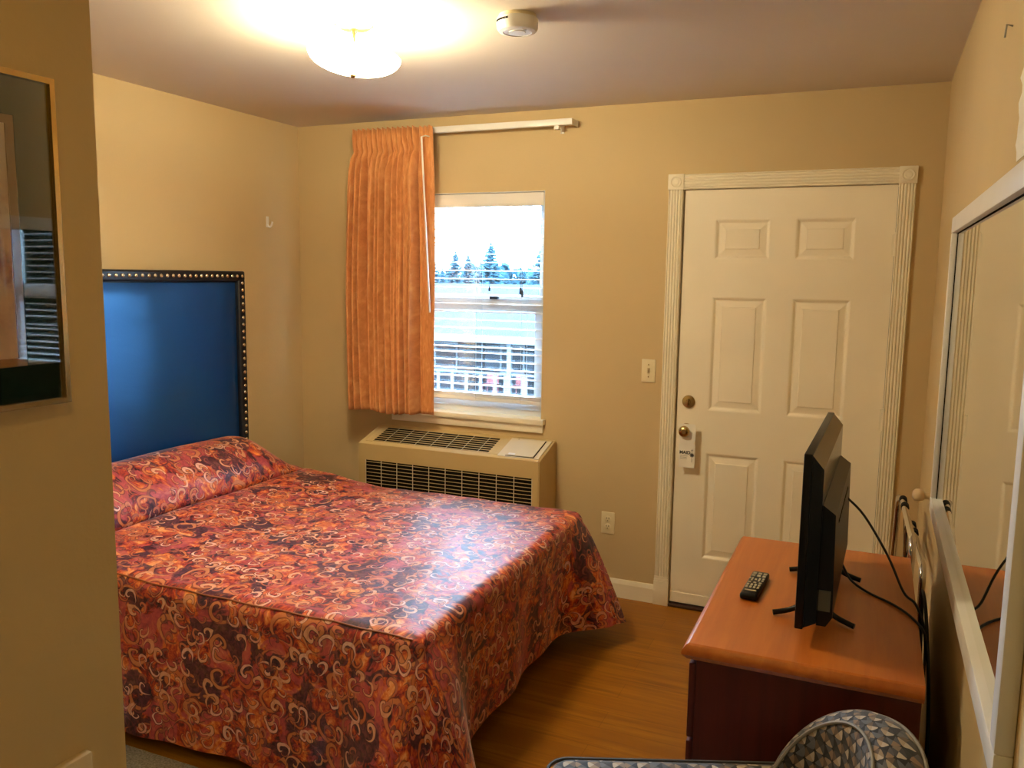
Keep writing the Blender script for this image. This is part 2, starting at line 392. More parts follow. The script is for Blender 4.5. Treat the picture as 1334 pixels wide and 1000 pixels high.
# ------------------------------------------------------------------ room shell
YB = -5.6                       # rear of the hall behind the camera
PX, PY = 1.68, -2.81            # partition corner
WX0, WX1, WZ0, WZ1 = 0.640, 1.5228, 0.887, 2.063     # window opening
DX0, DX1, DZ1 = 2.2321, 3.150, 2.045                  # door slab
struct('floor', bx(-0.1, W+0.1, -2.05, 0.02, -0.06, 0.0), 'floor', 'honey brown laminate floor between the bed and the dresser')
struct('floor_carpet', bx(-0.1, W+0.1, YB, -2.052, -0.06, 0.0), 'carpet', 'grey carpet floor at the near side of the bed')
struct('ceiling', bx(-0.1, W+0.1, YB, 0.15, H, H+0.08), 'ceil', 'off white painted ceiling')
struct('wall_left', bx(-0.12, 0.0, YB, 0.15, 0, H), 'wall', 'tan wall behind the headboard')
struct('wall_right', bx(W, W+0.12, YB, 0.15, 0, H), 'wall', 'tan wall carrying the mirror')
struct('wall_back', wall_grid('y', 0.0, 0.15, [0, WX0, WX1, DX0-0.012, DX1+0.012, W], [0, WZ0, DZ1+0.012, WZ1, H], {(1, 1), (1, 2), (3, 0), (3, 1)}), 'wall', 'tan wall with the window and the door')
struct('wall_partition', bx(0.0, PX, YB, PY, 0, H), 'wall', 'tan partition wall at the left edge of the picture')
struct('wall_rear', bx(PX, W, YB-0.1, YB, 0, H), 'wall', 'tan wall at the end of the hall behind the viewer')
def baseboard(x0, x1, z=0.095):
    bm = nb(); pr = [(0, 0), (-0.013, 0), (-0.013, z-0.022), (-0.009, z-0.010), (-0.005, z), (0, z)]
    a = [bm.verts.new((x0, y, zz)) for y, zz in pr]; b = [bm.verts.new((x1, y, zz)) for y, zz in pr]
    for k in range(len(pr)): bm.faces.new((a[k], a[(k+1) % 6], b[(k+1) % 6], b[k]))
    bm.faces.new(a); bm.faces.new(b); return bm
struct('baseboard_back', baseboard(0.0, 2.156), 'trim', 'cream baseboard under the outlet, running to the door casing')
struct('baseboard_left', bx(0, 0.013, PY, -0.013, 0, 0.095, bev=0.003), 'trim', 'cream baseboard behind the bed')
struct('baseboard_right', bx(W-0.013, W, YB, -0.02, 0, 0.095, bev=0.003), 'trim', 'cream baseboard behind the dresser')

# door casing: fluted legs and head, rosette blocks, plinths
cas = thing('trim_1', (2.69, 0, 0), 'cream fluted door casing with round rosette corner blocks', None, kind='structure')
CA0, CA1, CB0, CB1, CZ0, CZ1 = 2.1567, 2.226, 3.151, 3.2181, 2.047, 2.1167
def fluted(along, a0, a1, b0, b1):
    """a: long direction, b: across; flutes across b"""
    n = 4; prof = [(b0, 0.0), (b0, -0.014), (b0+0.004, -0.0175)]
    w = (b1-b0-0.016)/n
    for k in range(n):
        s = b0+0.008+k*w
        prof += [(s+w*q_, -0.0095-0.0085*max(0.0, 1-(2*q_-1)**2)**0.5) for q_ in (0.04, 0.15, 0.32, 0.5, 0.68, 0.85, 0.96)]
    prof += [(b1-0.004, -0.018), (b1, -0.014), (b1, 0.0)]
    bm = nb()
    mk = (lambda b, y, a: (b, y, a)) if along == 'z' else (lambda b, y, a: (a, y, b))
    A = [bm.verts.new(mk(b, y, a0)) for b, y in prof]; B = [bm.verts.new(mk(b, y, a1)) for b, y in prof]
    for k in range(len(prof)): bm.faces.new((A[k], A[(k+1) % len(prof)], B[(k+1) % len(prof)], B[k]))
    bm.faces.new(A); bm.faces.new(B); return bm
obj('casing_leg', fluted('z', 0.15, CZ0, CA0, CA1), 'trim', cas, 30)
obj('casing_leg', fluted('z', 0.15, CZ0, CB0, CB1), 'trim', cas, 30)
obj('casing_head', fluted('x', CA1, CB0, CZ0, CZ1), 'trim', cas, 30)
for a, b in ((CA0-0.002, CA1+0.002), (CB0-0.002, CB1+0.002)):
    pl = bx(a-0.001, b+0.001, -0.022, 0, 0, 0.125, bev=0.002); box(pl, a, b, -0.020, 0, 0.125, 0.139, bev=0.003); box(pl, a+0.001, b-0.001, -0.018, 0, 0.139, 0.15, bev=0.002)
    obj('plinth_block', pl, 'trim', cas, 30)
    ro = obj('rosette_block', bx(a-0.001, b+0.001, -0.022, 0, CZ0-0.001, CZ1+0.002, bev=0.003), 'trim', cas, 30)
    bm = nb(); lathe(bm, [(0.027, 0.0), (0.027, 0.004), (0.0235, 0.006), (0.019, 0.002), (0.0155, 0.002), (0.0125, 0.0055), (0.007, 0.004), (0.0, 0.0075)], toY((a+b)/2, -0.0215, (CZ0+CZ1)/2), 28)
    obj('bullseye', bm, 'trim', ro, 50)
# dark jamb reveal behind the slab
obj('door_jamb', wall_grid('y', 0.012, 0.14, [DX0-0.012, DX0-0.003, DX1+0.003, DX1+0.012], [0, DZ1+0.003, DZ1+0.012], {(1, 0)}), 'trim', cas)

door = thing('door_1', ((DX0+DX1)/2, 0.02, 0), 'cream six panel entry door with brass knob', 'door', kind='structure')
YF = 0.004; RC = 0.011
pans = [(2.381, 2.630, 1.722, 1.907), (2.739, 2.989, 1.724, 1.909), (2.381, 2.630, 1.003, 1.545), (2.741, 2.989, 1.003, 1.552), (2.375, 2.630, 0.264, 0.795), (2.739, 2.991, 0.264, 0.798)]
us = [DX0, 2.380, 2.630, 2.740, 2.990, DX1]; zs = [0.045, 0.264, 0.796, 1.003, 1.548, 1.723, 1.908, DZ1]
struct_s = wall_grid('y', YF, YF+RC, us, zs, {(i, j) for i in (1, 3) for j in (1, 3, 5)})
box(struct_s, DX0, DX1, YF+RC, YF+0.044, 0.045, DZ1)
slab = obj('door_slab', struct_s, 'door', door)
for i in (1, 3):
    for j in (1, 3, 5):
        x0, x1, z0, z1 = us[i], us[i+1], zs[j], zs[j+1]
        bm = nb()
        # moulded cove, then the raised field
        loops = [(0.000, YF), (0.006, YF+0.0015), (0.016, YF+RC-0.001), (0.022, YF+RC-0.001), (0.047, YF+0.005), (0.049, YF+0.0015)]
        R = []
        for ins, y in loops:
            R.append([bm.verts.new(c) for c in ((x0+ins, y, z0+ins), (x1-ins, y, z0+ins), (x1-ins, y, z1-ins), (x0+ins, y, z1-ins))])
        for A, B in zip(R, R[1:]):
            for k in range(4): bm.faces.new((A[k], A[(k+1) % 4], B[(k+1) % 4], B[k]))
        bm.faces.new(R[-1]); obj('door_panel', bm, 'door', slab)
obj('door_sweep', bx(DX0+0.001, DX1-0.001, YF-0.004, YF+0.02, 0.022, 0.075, bev=0.002), 'door', door)
obj('threshold', bx(DX0-0.003, DX1+0.003, -0.02, 0.14, 0.0, 0.016, bev=0.004), MT['darkwood'], door, label='dark threshold strip')
bm = nb(); lathe(bm, [(0.031, 0), (0.031, 0.006), (0.027, 0.010), (0.012, 0.011), (0.011, 0.014), (0.0, 0.014)], toY(2.289, YF, 1.04), 28); box(bm, 2.285, 2.293, YF-0.026, YF-0.012, 1.024, 1.056, bev=0.003)
obj('deadbolt', bm, 'brass', door, 40, 'brass deadbolt turn')
KX, KZ = 2.283, 0.900
bm = nb(); lathe(bm, [(0.033, 0), (0.033, 0.005), (0.028, 0.010), (0.013, 0.013), (0.011, 0.030), (0.014, 0.036), (0.024, 0.043), (0.0275, 0.052), (0.0265, 0.060), (0.020, 0.067), (0.010, 0.069), (0.009, 0.067), (0.0, 0.067)], toY(KX, YF, KZ), 28)
obj('door_knob', bm, 'brass', door, 40, 'round brass door knob')
for z in (1.788, 1.02, 0.25):
    bm = nb(); tube(bm, [(DX1+0.003, -0.010, z-0.048), (DX1+0.003, -0.010, z+0.048)], 0.0075, 12)
    for dz in (-0.028, -0.009, 0.010, 0.029): tube(bm, [(DX1+0.003, -0.010, z+dz-0.0008), (DX1+0.003, -0.010, z+dz+0.0008)], 0.0083, 12)
    tube(bm, [(DX1+0.003, -0.010, z+0.048), (DX1+0.003, -0.010, z+0.055)], [0.006, 0.003], 10)
    box(bm, DX1-0.012, DX1+0.010, -0.004, YF, z-0.045, z+0.045)
    obj('hinge', bm, 'trim', door, 40)
# a dark board behind the door closes the opening to the walkway
struct('wall_outside_door', bx(DX0-0.2, DX1+0.16, 0.152, 0.17, 0, DZ1+0.2), 'void', 'dark outer face behind the door')

# ------------------------------------------------------------------ window
win = thing('window_1', ((WX0+WX1)/2, 0.1, WZ0), 'white single hung vinyl window behind the open blind', 'window', kind='structure')
FY0, FY1 = 0.070, 0.145
obj('window_frame', wall_grid('y', FY0, FY1, [WX0, WX0+0.035, WX1-0.035, WX1], [WZ0, WZ0+0.035, WZ1-0.035, WZ1], {(1, 1)}), 'vinyl', win)
MR0, MR1 = 1.435, 1.530
us_ = obj('sash', wall_grid('y', 0.110, 0.140, [WX0+0.035, WX0+0.065, WX1-0.065, WX1-0.035], [MR0, MR1, WZ1-0.065, WZ1-0.035], {(1, 1)}), 'vinyl', win)
obj('pane', bx(WX0+0.06, WX1-0.06, 0.122, 0.126, MR1-0.005, WZ1-0.06), 'glass', us_)
ls_ = obj('sash', wall_grid('y', 0.076, 0.106, [WX0+0.035, WX0+0.073, WX1-0.073, WX1-0.035], [WZ0+0.03, WZ0+0.085, MR0+0.01, MR1-0.02], {(1, 1)}), 'vinyl', win)
obj('pane', bx(WX0+0.07, WX1-0.07, 0.088, 0.092, WZ0+0.08, MR0+0.015), 'glass', ls_)
obj('sash_lock', bx(1.19, 1.24, 0.060, 0.078, MR1-0.022, MR1-0.008, bev=0.003), 'darkcord', win)
# reveal lining + stool + apron
trim = thing('trim_2', (1.08, 0, WZ0), 'cream window stool and apron above the air conditioner', None, kind='structure')
obj('stool', bx(0.612, 1.548, -0.035, 0.0695, WZ0-0.024, WZ0+0.004, bev=0.004), 'trim', trim, 30)
obj('apron', bx(0.625, 1.538, -0.018, 0.0, WZ0-0.068, WZ0-0.024, bev=0.003), 'trim', trim, 30)
rev = wall_grid('y', 0.001, 0.0695, [WX0, WX0+0.004, WX1-0.004, WX1], [WZ0+0.004, WZ1-0.004, WZ1], {(1, 0)})
obj('reveal_lining', rev, 'vinyl', trim)

# blind
bl = thing('window_blind', (1.083, 0.04, 1.0), 'white horizontal slat blind lowered and open in the window', 'blind')
BX0, BX1 = WX0+0.008, WX1-0.008
obj('headrail', bx(BX0, BX1, 0.015, 0.062, 2.010, 2.055, bev=0.002), 'vinyl', bl)
obj('valance', bx(BX0, BX1, 0.005, 0.013, 1.990, 2.056, bev=0.002), 'valance', bl, 30)
zsl = [1.962-0.0438*k for k in range(22)]
for k, z in enumerate(zsl):
    if z < 1.008: break
    bm = nb(); N = 6; tp = []; bt = []
    zz = z - (0.014 if k == 16 else 0.0)
    for i in range(N+1):
        a = i/N; y = 0.014+0.048*a; c = 0.0020*(1-(2*a-1)**2)
        tp.append([bm.verts.new((x, y, zz+c+0.0022)) for x in (BX0+0.002, BX1-0.002)]); bt.append([bm.verts.new((x, y, zz+c)) for x in (BX0+0.002, BX1-0.002)])
    for i in range(N):
        bm.faces.new((tp[i][0], tp[i][1], tp[i+1][1], tp[i+1][0])); bm.faces.new((bt[i][0], bt[i+1][0], bt[i+1][1], bt[i][1]))
        for s in (0, 1): bm.faces.new((tp[i][s], tp[i+1][s], bt[i+1][s], bt[i][s]))
    for i in (0, N): bm.faces.new((tp[i][0], tp[i][1], bt[i][1], bt[i][0]))
    obj('slat', bm, 'slat', bl)
for k in range(4): obj('slat', bx(BX0+0.002, BX1-0.002, 0.014, 0.062, 0.984+0.0045*k, 0.9868+0.0045*k), 'slat', bl)
obj('bottom_rail', bx(BX0+0.002, BX1-0.002, 0.014, 0.062, 0.958, 0.982, bev=0.004), 'vinyl', bl)
for x in (0.80, 1.135, 1.398):
    bm = nb()
    for dx, y in ((0, 0.0125), (0.012, 0.0635)): tube(bm, [(x+dx, y, 0.965), (x+dx, y, 2.01)], 0.0009, 5)
    obj('ladder_cord', bm, 'cord', bl)
bm = nb(); tube(bm, [(1.392, 0.008, 1.99), (1.393, 0.007, 1.575)], 0.0011, 5); tube(bm, [(1.400, 0.008, 1.99), (1.402, 0.006, 1.56)], 0.0011, 5)
pc = obj('pull_cord', bm, 'darkcord', bl)
for x, z in ((1.393, 1.575), (1.403, 1.56)):
    bm = nb(); lathe(bm, [(0.002, 0), (0.006, -0.008), (0.0075, -0.035), (0.003, -0.037)], Matrix.Translation((x, 0.0065, z)), 10); obj('tassel', bm, 'darkcord', pc, 40)
loop = smooth_path([(1.392, 0.004, 1.985), (1.376, 0.0, 1.95), (1.372, -0.002, 1.90), (1.384, -0.003, 1.865), (1.402, -0.003, 1.850), (1.412, -0.002, 1.858), (1.404, 0.0, 1.89), (1.388, 0.0, 1.93), (1.380, 0.002, 1.955), (1.40, 0.0, 1.952), (1.432, 0.0, 1.944), (1.462, 0.002, 1.958), (1.470, 0.004, 1.985)])
bm = nb(); tube(bm, loop, 0.0012, 5); obj('cord_loop', bm, 'darkcord', bl, 60)
bm = nb(); tube(bm, [(1.214, 0.008, 1.99), (1.214, 0.008, 1.575)], 0.0007, 5)
lathe(bm, [(0.002, 0), (0.005, -0.006), (0.006, -0.022), (0.002, -0.024)], Matrix.Translation((1.214, 0.008, 1.575)), 10); obj('tilt_cord', bm, 'darkcord', bl, 60)

# ------------------------------------------------------------------ curtain track and curtain
rod = thing('curtain_track', (1.05, -0.05, 2.38), 'white metal curtain traverse track above the window', 'curtain rod')
bm = nb(); box(bm, 0.47, 1.690, -0.094, -0.082, 2.362, 2.392, bev=0.002); box(bm, 0.47, 1.690, -0.082, -0.068, 2.386, 2.392); box(bm, 0.47, 1.690, -0.082, -0.068, 2.362, 2.367)
obj('track_rail', bm, 'white_plastic', rod, 30)
for x in (1.690, 0.470):
    obj('end_return', bx(x-0.002, x+0.002, -0.094, -0.001, 2.363, 2.391), 'white_plastic', rod)
for x in (1.610, 0.75):
    bm = bx(x-0.010, x+0.010, -0.070, 0.0, 2.385, 2.389); box(bm, x-0.010, x+0.010, -0.003, 0.0, 2.335, 2.389, bev=0.001); box(bm, x-0.012, x+0.012, -0.090, -0.064, 2.344, 2.362, bev=0.001)
    tube(bm, [(x, -0.091, 2.353), (x, -0.093, 2.353)], 0.003, 8)
    obj('bracket', bm, 'white_plastic', rod, 30)

def curtain():
    bm = nb(); uvl = bm.loops.layers.uv.new('UV'); NU, NZ = 420, 60
    ZT, ZB = 2.386, 0.893; rnd = random.Random(4)
    ph = [rnd.uniform(-0.5, 0.5) for _ in range(40)]; amp = [rnd.uniform(0.7, 1.25) for _ in range(40)]
    G = []
    for j in range(NZ+1):
        v = j/NZ
        z = ZT-(ZT-ZB)*(v**0.85 if v > 0 else 0); row = []
        d = ZT-z
        x0 = 0.488-0.038*math.sin(min(1, d/0.9)*PI/2)+0.016*max(0, (d-0.9)/0.6)
        x1 = 0.964+0.012*min(1, d/0.6)+0.004*math.sin(d*4)
        for i in range(NU+1):
            u = i/NU
            flat = max(0.0, min(1.0, (u-0.80)/0.05))
            # header: pinch pleats
            hp = u/0.82*13
            ha = 0.030*(1-2*abs(math.sin(PI*hp))**1.1)+0.005*math.sin(2*PI*hp*2+0.6)
            bp = u/0.82*11+0.22*math.sin(11*u+0.8*d)+0.16*math.sin(29*u+2.0)
            k = int(bp) % 40
            ba = (0.050+0.014*math.sin(u*17))*(1-2*abs(math.sin(PI*bp))**1.15)+0.009*math.sin(2*PI*bp*2.1+2*d+1)+0.004*math.sin(2*PI*u*37+d*3)
            t = max(0.0, min(1.0, (d-0.085)/0.16)); t = t*t*(3-2*t)
            off = ha*(1-t)+ba*t
            pinch = math.exp(-((d-0.105)/0.018)**2)
            off = off*(1-0.35*pinch)+0.020*pinch
            fl = 0.006*math.sin(u*31+d*2)+0.012*math.sin((u-0.8)*15+0.5*d)*min(1, d)+0.004*math.sin(d*19+u*40)*max(0, d-0.8)
            off = off*(1-flat)+fl*flat
            if 0.70 < u < 0.80: off += 0.018*t*math.sin((u-0.70)/0.10*2*PI)
            cx = x0+(x1-x0)*u+0.0025*math.sin(2*PI*(bp-0.5))*t*(1-flat)
            y = -0.158+off
            zz = z+(0.006*math.sin(u*9)+0.004*math.sin(2*PI*bp))*max(0, v-0.9)*10*(1-flat) + (0.004*math.sin(2*PI*hp) if j == 0 else 0)
            row.append(bm.verts.new((cx, y, zz)))
        G.append(row)
    for j in range(NZ):
        for i in range(NU):
            f = bm.faces.new((G[j][i], G[j][i+1], G[j+1][i+1], G[j+1][i]))
            for lp, (a, b) in zip(f.loops, ((i, j), (i+1, j), (i+1, j+1), (i, j+1))): lp[uvl].uv = (a/NU*1.1, b/NZ*1.5)
    return bm
cu = thing('curtain', (0.68, -0.12, 0.87), 'rust orange pinch pleated curtain drawn to the left of the window', 'curtain')
pn = obj('curtain_panel', curtain(), 'curtain', cu, 180)
md = pn.modifiers.new('thick', 'SOLIDIFY'); md.thickness = 0.0025; md.offset = 0
bm = nb(); tube(bm, [(0.93, -0.215, 2.324), (0.979, -0.215, 1.439)], 0.0048, 8); tube(bm, [(0.93, -0.215, 2.324), (0.942, -0.195, 2.332), (0.948, -0.155, 2.332)], 0.003, 6)
obj('pull_wand', bm, 'white_plastic', cu, 60, 'long white pull wand')

# ------------------------------------------------------------------ air conditioner
ac = thing('wall_air_conditioner', (1.084, -0.12, 0.08), 'beige through wall air conditioner unit below the window', 'air conditioner')
AX0, AX1, AYF, AZF, AZB = 0.552, 1.614, -0.245, 0.724, 0.786
bm = nb()
prof = [(0.0, 0.08), (AYF, 0.08), (AYF, AZF-0.004), (AYF+0.004, AZF), (-0.03, AZB-0.004), (-0.02, AZB), (0.0, AZB)]
A = [bm.verts.new((AX0, y, z)) for y, z in prof]; B = [bm.verts.new((AX1, y, z)) for y, z in prof]
for k in range(len(prof)):
    bm.faces.new((A[k], A[(k+1) % len(prof)], B[(k+1) % len(prof)], B[k]))
bm.faces.new(A); bm.faces.new(B)
bmesh.ops.bevel(bm, geom=[e for e in bm.edges if abs(e.verts[0].co.x-e.verts[1].co.x) < 1e-5], offset=0.005, segments=2, affect='EDGES')
obj('cabinet', bm, 'ac', ac, 30)
slope = math.atan2(AZB-AZF, (-0.03)-AYF)
MTOP = Matrix.Translation((0, AYF+0.004, AZF)) @ Matrix.Rotation(slope, 4, 'X')        # local: x, y up the slope, z out
TL = math.hypot(AZB-AZF, -0.03-AYF)
obj('discharge_well', bx(0.625, 1.322, 0.030, TL-0.028, 0.0004, 0.0016, M=MTOP), 'void', ac)
for q in ((0.585, 0.628, 0.022, TL-0.02), (1.318, 1.380, 0.022, TL-0.02)): obj('grille_end_cap', bx(q[0], q[1], q[2], q[3], 0.0, 0.0022, bev=0.0006, M=MTOP), 'ac', ac)
ns = 8
for k in range(ns):
    y = 0.030+(TL-0.062)*k/(ns-1)
    obj('grille_slat', bx(0.60, 1.36, y, y+0.0046, 0.0012, 0.0028, M=MTOP), 'ac', ac)
for k in range(7):
    x = 0.70+k*0.093
    obj('grille_rib', bx(x, x+0.0016, 0.026, TL-0.026, 0.0015, 0.0032, M=MTOP), 'aclight', ac)
obj('control_panel', bx(1.378, 1.602, 0.010, TL-0.012, 0.0, 0.004, bev=0.001, M=MTOP), 'aclight', ac)
cdr = obj('control_door', bx(1.425, 1.570, 0.020, TL-0.026, 0.0045, 0.008, bev=0.001, M=MTOP), 'aclight', ac)
bm = nb()
for q in ((1.419, 1.576, 0.015, 0.0195), (1.419, 1.576, TL-0.0255, TL-0.021), (1.5705, 1.5755, 0.015, TL-0.021)): box(bm, q[0], q[1], q[2], q[3], 0.0042, 0.0052, M=MTOP)
obj('door_gap', bm, 'void', cdr)
obj('maker_badge', bx(1.432, 1.468, 0.024, 0.040, 0.008, 0.0088, M=MTOP), 'vinyl', cdr)
obj('intake_well', bx(0.602, 1.578, AYF-0.0012, AYF-0.0002, 0.36, 0.632), 'void', ac)
for k in range(14):
    z = 0.372+k*0.0192
    obj('intake_slat', bx(0.602, 1.578, AYF-0.004, AYF-0.001, z, z+0.0028), 'ac', ac)
for k in range(11):
    x = 0.602+k*0.0975
    obj('intake_rib', bx(x-0.0012, x+0.0012, AYF-0.0044, AYF-0.001, 0.36, 0.632), 'aclight', ac)
obj('support_base', bx(AX0+0.03, AX1-0.03, AYF+0.02, 0.0, 0.0, 0.08), 'void', ac)

# ------------------------------------------------------------------ headboard
HX, HY0, HY1, HZ = 0.085, -2.005, -0.565, 1.638
hb = thing('headboard', (0.04, -1.285, 0.0), 'tall navy leatherette headboard edged with pewter nailheads', 'headboard')
bm = nb(); box(bm, 0.014, HX-0.02, HY0, HY1, 0.25, HZ, bev=0.008); obj('backing_board', bm, 'leather_edge', hb, 40)
bm = nb(); N1, N2 = 40, 40; BW = 0.052; G = []
for i in range(N1+1):
    r_ = []
    for j in range(N2+1):
        y = HY0+BW+(HY1-HY0-2*BW)*i/N1; z = 0.28+(HZ-BW-0.28)*j/N2
        ey = min(y-(HY0+BW), (HY1-BW)-y); ez = (HZ-BW)-z
        e = min(ey, ez); puff = 0.022*(1-math.exp(-max(0, e)/0.045))
        r_.append(bm.verts.new((HX-0.022+puff, y, z)))
    G.append(r_)
for i in range(N1):
    for j in range(N2): bm.faces.new((G[i][j], G[i+1][j], G[i+1][j+1], G[i][j+1]))
obj('padded_panel', bm, 'leather', hb, 180)
bm = nb()
box(bm, 0.014, HX, HY0, HY1, HZ-BW, HZ, bev=0.010, seg=3); box(bm, 0.014, HX, HY1-BW, HY1, 0.25, HZ-BW+0.01, bev=0.010, seg=3); box(bm, 0.014, HX, HY0, HY0+BW, 0.25, HZ-BW+0.01, bev=0.010, seg=3)
obj('border', bm, 'leather_edge', hb, 40)
nm = nb(); lathe(nm, [(0.0098, 0), (0.0092, 0.0035), (0.0063, 0.0066), (0.0, 0.008)], Matrix.Rotation(PI/2, 4, 'Y'), 10)
nme = bpy.data.meshes.new('nailhead'); bmesh.ops.recalc_face_normals(nm, faces=nm.faces); nm.to_mesh(nme); nm.free(); nme.materials.append(MT['nail'])
nme.polygons.foreach_set('use_smooth', [True]*len(nme.polygons))
def nail(y, z): link('nailhead', nme, hb, Vector((HX-0.0005, y, z))-hb.location)
y = HY1-0.026
nn = 39; st = (HY1-HY0-0.052)/nn
for k in range(nn+1): nail(HY1-0.026-k*st, HZ-0.026)
k = 1
while HZ-0.026-k*0.0355 > 0.66:
    nail(HY1-0.026, HZ-0.026-k*0.0355); nail(HY0+0.026, HZ-0.026-k*0.0355); k += 1

# ------------------------------------------------------------------ bed and bedspread
MX0, MX1, MY0, MY1, MZ = 0.10, 1.955, -2.03, -0.535, 0.585
bed = thing('bed', (1.0, -1.28, 0), 'low double bed standing under the paisley bedspread', 'bed')
obj('box_spring', bx(MX0+0.02, MX1-0.03, MY0+0.03, MY1-0.03, 0.17, 0.36, bev=0.02), 'bedbase', bed)
obj('mattress', bx(MX0, MX1-0.012, MY0+0.015, MY1-0.015, 0.362, MZ-0.015, bev=0.03), 'mattress', bed)
for x in (MX0+0.12, MX1-0.15):
    for y in (MY0+0.15, MY1-0.15): obj('leg', bx(x-0.03, x+0.03, y-0.03, y+0.03, 0.0, 0.17, bev=0.004), 'darkwood', bed)

def sst(a, b, x):
    t = max(0.0, min(1.0, (x-a)/(b-a))); return t*t*(3-2*t)
def top_z(x, y):
    z = 0.602+0.010*(1-sst(0.0, 0.30, min(x-MX0+0.3, MX1-x, y-MY0, MY1-y)))*-1
    z += 0.042*sst(0.95, 0.43, x)
    ty = sst(MY1+0.01, MY1-0.34, y)*sst(MY0-0.01, MY0+0.26, y)
    if x < 0.445:
        s = (x-0.10)/0.345
        hump = 0.195*math.sin(PI*min(1, max(0, 0.18+0.82*s)))**0.45
        if s > 0.93: hump *= max(0, (1-s)/0.07)**0.6
        z += hump*ty-0.012*sst(0.36, 0.445, x)
    z -= 0.020*math.exp(-((x-0.449)/0.010)**2)*ty
    z += 0.0035*math.sin(7*x+3*y)*math.sin(5*y-2*x)+0.0015*math.sin(31*x+9*y)
    return z
def bedspread():
    bm = nb(); uvl = bm.loops.layers.uv.new('UV')
    R = 0.045
    # top grid inset by R, then skirt rings following the head-far-foot-near outline
    NX, NY = 150, 110
    xs = sorted(set([0.095+(MX1-R-0.095)*i/NX for i in range(NX+1)]+[0.425+0.004*k for k in range(9)]))
    ys = [MY0+R+(MY1-MY0-2*R)*j/NY for j in range(NY+1)]
    def fwd(x, y):                                         # the pillow roll bulges over its tuck
        ty = sst(MY1+0.01, MY1-0.34, y)*sst(MY0-0.01, MY0+0.26, y)
        return x+0.034*sst(0.36, 0.425, x)*sst(0.446, 0.436, x)*ty
    T = [[bm.verts.new((fwd(x, y), y, top_z(x, y))) for y in ys] for x in xs]
    US = [0.0]
    for i in range(1, len(xs)): US.append(US[-1]+math.hypot(xs[i]-xs[i-1], top_z(xs[i], -1.28)-top_z(xs[i-1], -1.28)))
    off_u = xs[-1]-US[-1]; UM = {round(x, 6): u+off_u for x, u in zip(xs, US)}
    def ux(x): return UM.get(round(x, 6), x)
    def face(vs, uvs):
        uvs = [(ux(a), b) for a, b in uvs]; f = bm.faces.new(vs)
        for lp, uv in zip(f.loops, uvs): lp[uvl].uv = uv
    for i in range(len(xs)-1):
        for j in range(NY):
            face((T[i][j], T[i+1][j], T[i+1][j+1], T[i][j+1]), ((xs[i], ys[j]), (xs[i+1], ys[j]), (xs[i+1], ys[j+1]), (xs[i], ys[j+1])))
    # outline: near side (x up), foot (y up), far side (x down)
    ring = []
    for i in range(len(xs)): ring.append((T[i][0], Vector((0, -1)), 'n', i))
    cn = 7
    ring_c = []
    for k in range(1, cn): ang = -PI/2+PI/2*k/cn; ring_c.append((T[-1][0], Vector((math.cos(ang), math.sin(ang))), 'c', k))
    ring += ring_c
    for j in range(NY+1): ring.append((T[-1][j], Vector((1, 0)), 'f', j))
    for k in range(1, cn): ang = PI/2*k/cn; ring.append((T[-1][-1], Vector((math.cos(ang), math.sin(ang))), 'd', k))
    for i in range(len(xs)-1, -1, -1): ring.append((T[i][-1], Vector((0, 1)), 'b', i))
    prof = [(R*math.sin(a), R*(1-math.cos(a))) for a in (PI/10, PI/5, 3*PI/10, 2*PI/5, PI/2)]
    ND = 22; cols = []
    acc = 0.0; prevp = None
    for idx, (v0, d, side, k) in enumerate(ring):
        p = v0.co; x, y = p.x, p.y
        hem = {'n': 0.050, 'f': 0.105, 'b': 0.10}.get(side)
        if side == 'n': cf = sst(MX1-0.40, MX1-R, x); hem = 0.050+0.02*cf
        elif side == 'f':
            cn_ = sst(MY0+0.42, MY0+R, y); cfr = sst(MY1-0.30, MY1-R, y); cf = max(cn_, cfr); hem = 0.112-0.035*cn_-0.008*cfr
        elif side == 'b': cf = sst(MX1-0.35, MX1-R, x); hem = 0.10
        else: cf = 1.0; hem = 0.075 if side == 'c' else 0.10
        nearc = 1.0 if (side in 'nc' or (side == 'f' and y < -1.28)) else 0.0
        fl = cf**1.4*(0.185 if nearc else 0.175)
        base = 0.012 if side != 'f' else -0.012
        col = [v0]; us_ = []
        drop = p.z-hem
        for (o_, dz) in prof: col.append((o_, dz))
        for m in range(1, ND+1): 
            t = m/ND; dz = R+(drop-R)*t
            rip = 0.0
            if side == 'n': rip = 0.012*t*math.sin(x*9.0)+0.006*t*math.sin(x*23+1)
            if side == 'f': rip = 0.012*t*math.sin(y*8.0+0.6)+0.007*t*math.sin(y*19+2)
            col.append((R+base*t+fl*t**0.8+rip*(1-cf)+ (0.02*t*math.sin(3*PI*k/cn) if side in 'cd' else 0), dz))
        vs = [v0]; 
        for (o_, dz) in col[1:]:
            vs.append(bm.verts.new((x+d.x*o_, y+d.y*o_, p.z-dz)))
        # print coordinates continue over the edge, along the side
        q = Vector((x+d.x*R, y+d.y*R))
        if prevp is not None: acc += (q-prevp).length
        prevp = q
        cols.append((vs, acc, col, side, x, y, d))
    def uvof(c, m):
        vs, ac_, col, side, x, y, d = c
        dz = 0.0 if m == 0 else (col[m][1]+col[m][0]*0.3 if m < 6 else col[m][1]+0.013)
        if side == 'n': return (x, y-dz)
        if side == 'f': return (x+dz, y)
        if side == 'b': return (x, y+dz)
        return (x+d.x*dz, y+d.y*dz)
    for a, b in zip(cols, cols[1:]):
        for m in range(len(a[0])-1):
            q = [(a, m), (b, m), (b, m+1), (a, m+1)]
            vs = []; uvs = []
            for c, mm in q:
                if c[0][mm] not in vs: vs.append(c[0][mm]); uvs.append(uvof(c, mm))
            if len(vs) > 2: face(vs, uvs)
    return bm, R
